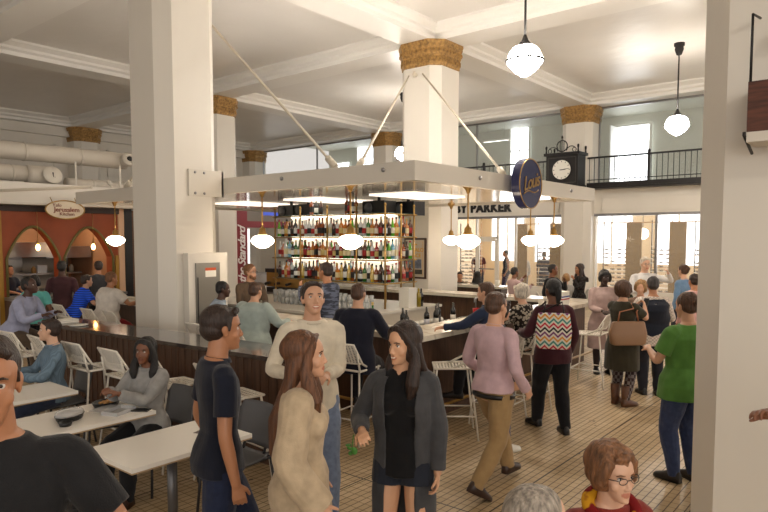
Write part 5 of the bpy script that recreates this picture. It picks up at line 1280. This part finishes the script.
    if outer:
        col = outer[0]; o_ = dict(outer[1]) if len(outer) > 1 else {}
        def ot(g):
            gp = R_(o_.get('gap', 24)); g0 = o_.get('g', .024); zs = [t[0] for t in TR if t[0] >= -.03 and t[0] < .30] + [.300]
            rows = []
            low = o_.get('low', .0)
            def row(c, ax, ay, k1=1.0, gap=gp):
                out = []; n_ = 26
                for j in range(n_ + 1): q = math.pi / 2 + gap + (2 * math.pi - 2 * gap) * j / n_; out.append(c + ax * math.cos(q) + ay * math.sin(q))
                inn = []; la, lb_ = ax.length, ay.length
                for j in range(n_, -1, -1): q = math.pi / 2 + gap + (2 * math.pi - 2 * gap) * j / n_; inn.append(c + ax * (math.cos(q) * (1 - .013 / la)) + ay * (math.sin(q) * (1 - .013 / lb_)))
                rows.append(out + inn)
            if low: 
                row(P + V((0, 0, -low)), V((.100 * H * wt + g0 + .01, 0, 0)), V((0, .078 * H * wt + g0, 0))); row(P + V((0, 0, -low * .5)), V((.106 * H * wt + g0, 0, 0)), V((0, .078 * H * wt + g0, 0)))
            for zr in zs:
                rx = np.interp(zr, [t[0] for t in TR], [t[1] for t in TR]); ry = np.interp(zr, [t[0] for t in TR], [t[2] for t in TR]); k = wtf(zr)
                if zr < .15: rx = max(rx, .096)
                if f and .12 < zr < .27: ry += .020 * (1 - abs(zr - .20) / .08) + .008; rx += .008
                c, Xr, Fr = at(zr); row(c, Xr * (rx * k * H + g0), Fr * (max(ry, .040) * k ** 1.4 * H + g0))
            g.rings(rows); sleeves(g, g0 - .010, o_.get('sleeve', 'long')) if o_.get('sleeve', 'long') else None
        garment(o_.get('name', 'cardigan'), ot, cloth(col, o_.get('kind', 'knit')), .006, .8, .4)
    for i in (0, 1):
        m2 = MB(); a = an[i]; q = fd[i]; s2 = V((q.y, -q.x, 0)).normalized(); up = s2.cross(q).normalized(); hgt = .042 * H
        base = a - up * hgt
        def rg(k, wd, h0, h1): c = base + q * k; return [c + s2 * (wd * math.cos(t_)) + up * (h0 if math.sin(t_) < 0 else h1) * (abs(math.sin(t_)) ** .7) * (1 if math.sin(t_) > 0 else 0) for t_ in [j * math.pi / 8 for j in range(16)]]
        m2.rings([rg(-.068, .018, 0, .05), rg(-.055, .036, 0, .095), rg(-.01, .043, 0, .115), rg(.045, .045, 0, .100), rg(.09, .048, 0, .070), rg(.14, .050, 0, .052), rg(.18, .036, 0, .040), rg(.20, .012, 0, .018)])
        if isinstance(shoes, tuple): m2.build('shoe', mat('shoe %s' % (shoes,), shoes, .4), root)
    return root, dict(P=P, sh=sh, el=el_, wr=wr, at=at, hc=hc, Mh=Mh, hs=hs, kn=kn, an=an)

def W2L(root, p):                # world point to the local frame of a figure
    return root.matrix_basis.inverted() @ V(p)
def hang_bag(name, label, cat, root, info, kind, m, side=1, rz=0, w_=.36, h=.28, d=.12, zc=.95, off=(0, 0), strap_to=True, mstrap=None):
    t = empty(name, root.location, root.rotation_euler.z); tag(t, label, cat)
    sx = side; c = V((sx * (.17 + d / 2) + off[0], off[1], zc))
    M = Matrix.Translation(c)
    rows = []; Rz = Matrix.Rotation(R_(rz), 3, 'Z')
    for zz, k in ((-h / 2, .80), (-h / 2 + .02, .92), (0, 1), (h / 2 - .01, .86), (h / 2, .82)):
        rows.append([c + Rz @ V((math.copysign(abs(math.cos(q)) ** .5, math.cos(q)) * d / 2 * k * (1.1 if zz < 0 else .7), math.copysign(abs(math.sin(q)) ** .5, math.sin(q)) * w_ / 2 * k, zz)) for q in [j * math.pi / 12 for j in range(24)]])
    g = MB().rings([[(Rz.transposed() @ (p - c)) for p in r_] for r_ in rows]); me = g.mesh('bag_body', m); o = bpy.data.objects.new('bag_body', me); COL.objects.link(o); o.parent = t; o.location = c; o.rotation_euler = (0, 0, R_(rz))
    S = info['sh'][1 if side > 0 else 0] + V((-.03 * side, 0, .052))
    for yy in ((-w_ * .28, w_ * .28)):
        MB().tube([c + Rz @ V((0, yy, h / 2 - .02)), c + Rz @ V((-.01 * side, yy * .8, h / 2 + .12)), S + V((.055 * side, yy * .45, -.06)), S + V((.0, yy * .18, 0))], .009, 6).build('strap', mstrap or m, t)
    return t
# ================================================================ the people of the photograph
def T(c, **k): return (c, k)
BLK = (24, 24, 27)
# --- front row, walking past
r, i_ = person('passer-by in a black tee cut off by the left edge, nearest the viewer', .70, 2.065, 238, 1.86, skin='tan', hair=('short', 'dark'), top=T((30, 30, 32), sleeve='short', collar=False), bottom=('jeans', (44, 50, 66)), lh=(-.25, .26, 1.36), rh=(.28, .12, 1.0), wt=1.0, hyaw=14, dist=2.6)
MB().ell(i_['at'](.185, -.01, .074)[0], (.055, .016, .05), 10).build('blue_shirt_print', mat('blue shirt print', (46, 80, 160), .6), r)
t = empty('mobile_phone', r.location, r.rotation_euler.z); tag(t, 'white phone in the hand of the passer-by in black at the lower left', 'phone')
MB().box(-.035, .035, -.005, .005, -.07, .07).build('phone_body', paper, t, (-.27, .38, 1.38), (R_(80), 0, R_(20)))
person('tall man in navy polo walking past the tables, face turned right', 2.12, 2.92, -22, 1.77, pose='walk', skin='tan', hair=('short', 'dark'), top=T((24, 28, 42), sleeve='short'), bottom=('jeans', (34, 42, 66)), rh=(.27, .02, .86), wt=.96, dist=3.2, beard=False)
person('woman with very long brown hair in a beige sweater, back half turned', 2.24, 2.38, -48, 1.66, pose='walk', sex='f', skin='light', hair=('long', 'chestnut', .42), top=T((186, 166, 138), g=.026, hem=-.14, sleeve='wide', kind='knit', amp=.007, collar=False), bottom=('jeans', (70, 84, 112)), rh=(.25, .10, .86), hpitch=-4)
person('man in cream henley shirt and jeans coming towards the viewer, looking down', 3.38, 3.46, 238, 1.82, pose='walk', skin='light', hair=('short', 'dark'), top=T((218, 208, 188), g=.016, hem=-.06, amp=.008), bottom=('jeans', (118, 132, 158)), lh=(-.04, .28, 1.16), rh=(.22, .26, 1.18), hpitch=-14, smile=1)
r, i_ = person('smiling woman in long grey cardigan over black top and shorts', 2.93, 2.24, 206, 1.65, sex='f', skin='asian', hair=('long', 'dark', .30), smile=1, top=T((18, 18, 20), sleeve='none', collar=False, hem=-.05), outer=((66, 66, 68), dict(low=.42, gap=30, amp=.008, g=.026)), bottom=('shorts', (36, 40, 50)), rh=(.20, .20, 1.06), lh=(-.21, .05, .80), wt=.94, hyaw=-36, hpitch=2, shoes=(40, 34, 32))
t = empty('green_sprig', r.location, r.rotation_euler.z); tag(t, 'small green sprig in the hand of the smiling woman in grey', 'leaf')
mb = MB()
for q in range(5): mb.ell((.235 + .02 * math.cos(q * 1.3), .29 + .02 * math.sin(q * 1.3), 1.005 - .012 * q), (.016, .022, .006), 5, 0, Matrix.Rotation(q * .7, 4, 'X'))
mb.tube([(.23, .27, 1.06), (.235, .29, .97)], .003, 5).build('leaves', mat('leaf green', (70, 130, 52), .5), t)
r, i_ = person('man in pale pink shirt and khaki trousers striding away', 4.70, 2.64, -12, 1.69, pose='walk', skin='light', hair=('short', 'brown'), top=T((196, 166, 172), hem=-.004, g=.017, amp=.006), bottom=('trousers', (158, 130, 90)), wt=1.0, rh=(.27, .10, .90), lh=(-.28, .2, .95), shoes=(56, 38, 30), legs=[(-.10, .34), (.10, -.30)])
MB().loft([(i_['at'](-.012)[0], V((.117 * 1.69, 0, 0)), V((0, .088 * 1.69, 0))), (i_['at'](-.012)[0] + V((0, 0, -.035)), V((.118 * 1.69, 0, 0)), V((0, .089 * 1.69, 0)))], 28).build('belt', plastic_black, r)
person('walker in blue jeans and white sneakers hidden behind the man in pink', 5.46, 3.02, -30, 1.56, pose='walk', sex='f', skin='light', hair=('bob', 'dark'), top=T((60, 60, 66)), bottom=('jeans', (44, 62, 108)), shoes=(226, 222, 212), legs=[(-.07, .14), (.07, -.10)])
r, i_ = person('woman in maroon knit and black trousers with chevron bag, seen from behind', 6.60, 2.97, 52, 1.69, pose='walk', sex='f', skin='brown', hair=('ponytail', 'black'), top=T((62, 26, 34), g=.018, hem=-.06), bottom=('trousers', (24, 23, 26)), wt=1.08, lh=(-.3, .2, 1.1), legs=[(-.08, .20), (.09, -.14)])
hang_bag('shoulder_bag', 'multicoloured chevron print tote on the back of the woman in maroon', 'bag', r, i_, 'tote', cloth((226, 220, 206), 'chevron'), side=-1, rz=62, w_=.38, h=.38, d=.12, zc=1.16, off=(.12, -.22), mstrap=black_iron)
MB().ell((0, 0, 0), (.09, .07, .17), 10).build('dark_jacket', cloth((22, 22, 25)), None, (6.82, 2.66, .98)) if False else None
r, i_ = person('woman in olive dress with patterned leggings and brown boots looking at a phone', 8.20, 2.75, -14, 1.60, sex='f', skin='light', hair=('wavy', 'brown'), top=T((58, 54, 42), sleeve='short', dress=.36, name='dress', collar=False), bottom=('leggings', (58, 44, 46), 'fairisle'), wt=1.12, rh=(.08, .36, 1.27), lh=(-.06, .38, 1.27), hpitch=-12, shoes=(92, 58, 38))
for a in (-.075, .075):
    MB().loft([((a, -.0, .05), (.05, 0, 0), (0, .058, 0)), ((a, -.01, .12), (.052, 0, 0), (0, .056, 0)), ((a, -.01, .27), (.060, 0, 0), (0, .062, 0))], 16).build('boot_shaft', mat('brown boot leather', (92, 58, 38), .5), r)
hang_bag('handbag', 'tan leather tote on the shoulder of the woman in olive', 'bag', r, i_, 'tote', mat('tan bag leather', (146, 112, 84), .45), side=1, rz=-32, w_=.48, h=.29, d=.14, zc=.97, off=(-.06, -.16), mstrap=mat('tan strap leather', (150, 90, 50), .45))
t = empty('mobile_phone', r.location, r.rotation_euler.z); tag(t, 'dark phone held up by the woman in olive', 'phone'); MB().box(-.036, .036, .0, .009, -.07, .07).build('phone_body', plastic_black, t, (.01, .50, 1.29), (R_(-25), 0, 0))
person('person in navy quilted vest over a checked shirt, seen from behind', 9.0, 2.62, 32, 1.62, sex='f', skin='tan', hair=('short', 'salt'), top=T((180, 168, 158), kind='check', hem=-.09, g=.014), outer=((30, 34, 46), dict(sleeve=None, g=.030, name='vest', gap=14)), bottom=('trousers', (32, 32, 40)), wt=1.2, rh=(.22, .28, 1.02), lh=(-.2, .3, 1.05))
r, i_ = person('woman in green tee and blue jeans beside the nearest column, back to the viewer', 5.95, 1.43, 60, 1.67, sex='f', skin='light', hair=('bun', 'brown'), top=T((88, 136, 64), sleeve='short', hem=-.07, g=.018, collar=False), bottom=('jeans', (58, 70, 104)), wt=1.28, shoes=(34, 28, 26), lh=(-.14, .30, 1.14), rh=(.20, .3, 1.1))
c = i_['at'](.225)[0] + V((-.05, -.205, 0))
MB().lathe([(.001, 0), (.052, 0), (.052, .004), (.001, .004)], 24, c, 0, Matrix.Rotation(R_(90), 4, 'X')).tube([c + V((.02 * math.cos(q), -.006, .02 * math.sin(q))) for q in [k * .8 for k in range(6)]], .004, 5, mi=1).build('shirt_emblem', [mat('white emblem print', (226, 232, 220), .6), MATS['plain cloth (88, 136, 64)']], r)
# --- seated at the front tables
person('woman with long black hair in grey sweater eating at the middle table', 2.90, 4.97, 196, 1.54, pose='sit', seat=.45, sex='f', skin='brown', hair=('long', 'black', .15), top=T((150, 149, 147), kind='knit', g=.018, amp=.008), bottom=('trousers', BLK), wt=1.1, lh=(-.03, .36, .90), rh=(.06, .38, .92), hyaw=14, hpitch=-5, lcurl=.9, rcurl=.9, shoes=(60, 36, 26))
person('man in blue chambray shirt with short dark hair, seated in profile', 2.86, 6.70, 168, 1.60, pose='sit', seat=.45, skin='pale', hair=('short', 'dark'), top=T((112, 134, 152), kind='pinstripe', g=.016, amp=.007), bottom=('jeans', (50, 58, 80)), lh=(-.14, .36, .80), rh=(.14, .36, .80), hyaw=-18, hpitch=-6)
r, i_ = person('older woman with wavy auburn hair and glasses in rust jacket, bottom of the view', 2.66, .93, 236, 1.57, pose='sit', seat=.41, sex='f', skin='pale', hair=('wavy', 'auburn'), glasses=True, top=T((128, 46, 36), g=.016, name='jacket', collar=False), bottom=('trousers', (50, 44, 44)), wt=1.2, hyaw=4, dist=2.6)
c = i_['at'](.305)[0]
MB().tube([c + V((.105 * math.cos(q), .085 * math.sin(q) + .02, .018 - .045 * math.sin(q))) for q in [k * math.pi / 12 for k in range(24)]], .028, 10, closed=True).tube([c + V((.03, .10, -.02)), c + V((.05, .135, -.10)), c + V((.055, .15, -.20))], [.03, .032, .02], 10).build('scarf', cloth((206, 150, 30), 'scarf'), r)
person('grey haired man seated with his back to the viewer at the bottom edge', 1.76, .86, -25, 1.72, pose='sit', seat=.45, skin='pale', hair=('crop', 'grey'), top=T((150, 150, 156)), bottom=('trousers', (60, 60, 64)), dist=2.6)
person('person cut off by the right edge, raising a dark sleeved arm', 3.02, -.05, 128, 1.64, sex='f', skin='brown', hair=('bob', 'dark'), top=T((46, 36, 34)), bottom=('trousers', BLK), rh=(.02, .50, 1.49), dist=3)
# --- at the dark counter
person('man in lilac blue shirt hunched over the far end of the dark counter', 3.50, 9.40, -52, 1.66, pose='sit', skin='dark', hair=('crop', 'black'), top=T((160, 164, 190), g=.018, amp=.007), bottom=('trousers', (86, 72, 58)), lean=24, lh=(-.18, .50, 1.12), rh=(.18, .52, 1.12), wt=1.2, hpitch=-12)
# --- left side of the marble bar
person('man in navy blazer on a stool at the bar, back to the viewer', 5.06, 4.52, 22, 1.66, pose='sit', skin='light', hair=('crop', 'brown'), top=T((26, 28, 42), g=.026, hem=-.10, name='blazer'), bottom=('trousers', (30, 28, 32)), lean=8, lh=(-.26, .42, 1.12), rh=(.22, .44, 1.12), wt=1.1)
person('broad man in pale green shirt at the bar, seen from behind', 4.98, 6.18, 12, 1.54, pose='sit', skin='light', hair=('crop', 'brown'), top=T((164, 176, 170), g=.022, hem=-.05, amp=.008), bottom=('trousers', (50, 50, 58)), lean=10, wt=1.5, lh=(-.26, .42, 1.10), rh=(.26, .42, 1.10))
person('man in pale blue shirt in profile by the electric panel', 5.0, 6.98, -32, 1.52, pose='sit', skin='dark', hair=('crop', 'black'), top=T((150, 166, 184), g=.018), bottom=('trousers', (50, 50, 60)), lean=14, wt=1.25, lh=(-.2, .4, 1.10), rh=(.2, .4, 1.10))
person('man in royal blue polo seated at the left end of the bar', 4.95, 10.75, -12, 1.46, pose='sit', skin='light', hair=('short', 'dark'), top=T((34, 66, 160), kind='stripe', sleeve='short', g=.018), bottom=('trousers', (60, 56, 56)), lean=24, wt=1.15, lh=(-.2, .42, 1.12), rh=(.2, .45, 1.12))
person('heavy man in white shirt and red trousers seated at the bar', 4.95, 9.75, 2, 1.58, pose='sit', skin='tan', hair=('crop', 'auburn'), top=T((216, 208, 198), sleeve='short', g=.022, hem=-.05), bottom=('trousers', (140, 30, 34)), lean=14, wt=1.45, lh=(-.24, .45, 1.12), rh=(.24, .5, 1.12))
# --- right side of the marble bar
person('person in dark blue with brown hair leaning on the bar behind the man in pink', 6.46, 3.62, 100, 1.62, pose='sit', skin='light', hair=('short', 'brown'), top=T((42, 52, 76), g=.018), bottom=('trousers', BLK), lean=10, lh=(-.30, .52, 1.12), rh=(.15, .48, 1.12), wt=1.1)
person('white haired woman in black and cream leopard print top at the bar', 7.12, 3.56, 92, 1.50, pose='sit', sex='f', skin='pale', hair=('bob', 'white'), top=T((176, 166, 150), kind='leopard', g=.018), bottom=('trousers', BLK), lean=6, wt=1.15, lh=(-.2, .42, 1.12), rh=(.2, .42, 1.12))
person('woman in mauve dress with dark bob standing against the bar', 10.0, 3.66, 216, 1.64, sex='f', skin='deep', hair=('bob', 'black'), top=T((176, 152, 146), dress=.45, name='dress', collar=False, g=.016), bottom=('leggings', (60, 50, 50)), wt=1.15, lh=(-.02, .25, 1.02), rh=(.08, .26, 1.02), dist=9)
person('tall man with white hair and glasses in white shirt raising one hand', 12.21, 3.72, 222, 1.79, skin='pale', hair=('short', 'white'), glasses=True, top=T((220, 218, 216)), bottom=('trousers', (60, 60, 70)), lh=(-.30, .30, 1.52), rh=(.2, .3, 1.2), dist=9.4)
person('short woman with light brown hair between the olive dress and the navy vest', 9.86, 3.05, 190, 1.50, sex='f', skin='light', hair=('wavy', 'blond'), top=T((120, 96, 80)), bottom=('trousers', (50, 50, 60)))
person('woman in light blue top with hair in a bun, near the shop window', 12.65, 3.14, 62, 1.65, sex='f', skin='light', hair=('bun', 'brown'), top=T((110, 140, 172)), bottom=('trousers', (60, 60, 72)))
person('woman in pale pink top with dark hair beside the nearest column', 10.8, 2.52, 48, 1.58, sex='f', skin='tan', hair=('bun', 'dark'), top=T((206, 160, 152)), bottom=('trousers', BLK), wt=1.2)
person('seated guest in a dark cap beyond the woman in olive', 13.2, 4.45, 210, 1.50, pose='sit', seat=.45, skin='tan', hair=('short', 'black'), top=T((60, 66, 52)), bottom=('trousers', BLK))
# --- inside and beyond the bar
person('barman in grey plaid shirt reaching across behind the bar', 6.50, 6.28, 96, 1.80, skin='tan', hair=('short', 'dark'), top=T((58, 62, 74), kind='plaid', g=.018), bottom=('jeans', (40, 46, 60)), lh=(-.12, .44, 1.46), rh=(.1, .42, 1.3), lean=6, hpitch=-5)
person('bearded barman in brown shirt and glasses behind the bar', 6.5, 8.05, 250, 1.73, skin='light', hair=('bun', 'auburn'), beard=True, glasses=True, top=T((96, 80, 66)), bottom=('trousers', (40, 40, 40)), hyaw=32, lh=(-.1, .35, 1.1), rh=(.1, .35, 1.1), dist=9.3)
person('barback in blue cap and jacket beyond the big left column', 6.72, 9.35, 200, 1.63, skin='dark', hair=('crop', 'black'), top=T((36, 56, 110)), bottom=('trousers', BLK))
person('man in pale pink shirt seated in profile beyond the bar', 11.45, 6.0, -28, 1.46, pose='sit', skin='brown', hair=('crop', 'black'), top=T((176, 150, 150)), bottom=('trousers', (60, 60, 70)), lh=(-.1, .3, 1.35), rh=(.1, .34, 1.2), dist=9.4)
person('woman in black top with short hair beyond the bar', 11.95, 5.42, -100, 1.58, pose='sit', sex='f', skin='brown', hair=('crop', 'black'), top=T(BLK), bottom=('trousers', BLK), lh=(-.14, .2, 1.3), hyaw=40, dist=9.4)
person('woman with long wavy dark hair facing left beyond the bar', 13.0, 5.27, 142, 1.53, pose='sit', sex='f', skin='tan', hair=('long', 'dark', .18), top=T((60, 58, 58), kind='leopard'), bottom=('trousers', BLK), lh=(-.1, .2, 1.3), dist=9.4)
person('blond woman seated low between the woman in black and the wavy haired one', 14.0, 6.0, 30, 1.50, pose='sit', seat=.5, sex='f', skin='light', hair=('bob', 'blond'), top=T((160, 156, 150)), bottom=('trousers', BLK))
person('guest in dark green jacket seated left of the shop door', 13.0, 8.25, 215, 1.52, pose='sit', seat=.5, skin='tan', hair=('short', 'dark'), top=T((40, 46, 44)), bottom=('trousers', BLK))
person('guest with long black hair seated in front of the shop door', 13.15, 7.85, 40, 1.54, pose='sit', seat=.5, sex='f', skin='brown', hair=('long', 'black', .2), top=T((36, 34, 36)), bottom=('trousers', BLK))
person('shopper in maroon tee inside the shop door', 20.95, 12.46, 215, 1.70, skin='light', hair=('crop', 'dark'), top=T((92, 48, 44), sleeve='short'), bottom=('trousers', (50, 50, 60)))
person('shopper in black tank top standing in the shop window', 20.95, 11.30, 128, 1.70, skin='tan', hair=('crop', 'dark'), top=T((36, 36, 44), sleeve='none', collar=False), bottom=('trousers', (70, 60, 84)))
person('shopper in white shirt inside the shop left of the striped one', 20.95, 10.62, 20, 1.62, skin='light', hair=('short', 'grey'), top=T((214, 212, 210)), bottom=('trousers', (120, 110, 100)))
person('shopper in dark striped shirt inside the shop, back turned', 21.1, 9.88, 30, 1.66, skin='light', hair=('crop', 'brown'), top=T((60, 58, 70), kind='stripe', sleeve='short'), bottom=('trousers', (70, 70, 80)))
# --- at the food stall
person('woman in turquoise top with dark hair at the food stall', 4.50, 11.15, 62, 1.52, sex='f', skin='brown', hair=('bob', 'black'), top=T((104, 186, 178), sleeve='short'), bottom=('trousers', BLK), wt=1.15)
person('man in maroon sweater waiting at the left arch of the food stall', 5.26, 11.85, 58, 1.73, skin='dark', hair=('crop', 'black'), top=T((76, 48, 52)), bottom=('trousers', (40, 38, 40)))
person('man in grey hooded jacket waiting at the right arch of the food stall', 6.18, 12.35, 48, 1.69, skin='tan', hair=('short', 'dark'), top=T((66, 66, 70), hood=True, g=.02), bottom=('trousers', (40, 38, 40)), hyaw=25)
person('cook in dark shirt working inside the left arch of the food stall', 5.50, 14.9, -70, 1.56, skin='light', hair=('short', 'dark'), top=T((40, 46, 62), sleeve='short'), bottom=('trousers', BLK), lh=(-.1, .35, .98), rh=(.1, .35, .98), hpitch=-12)
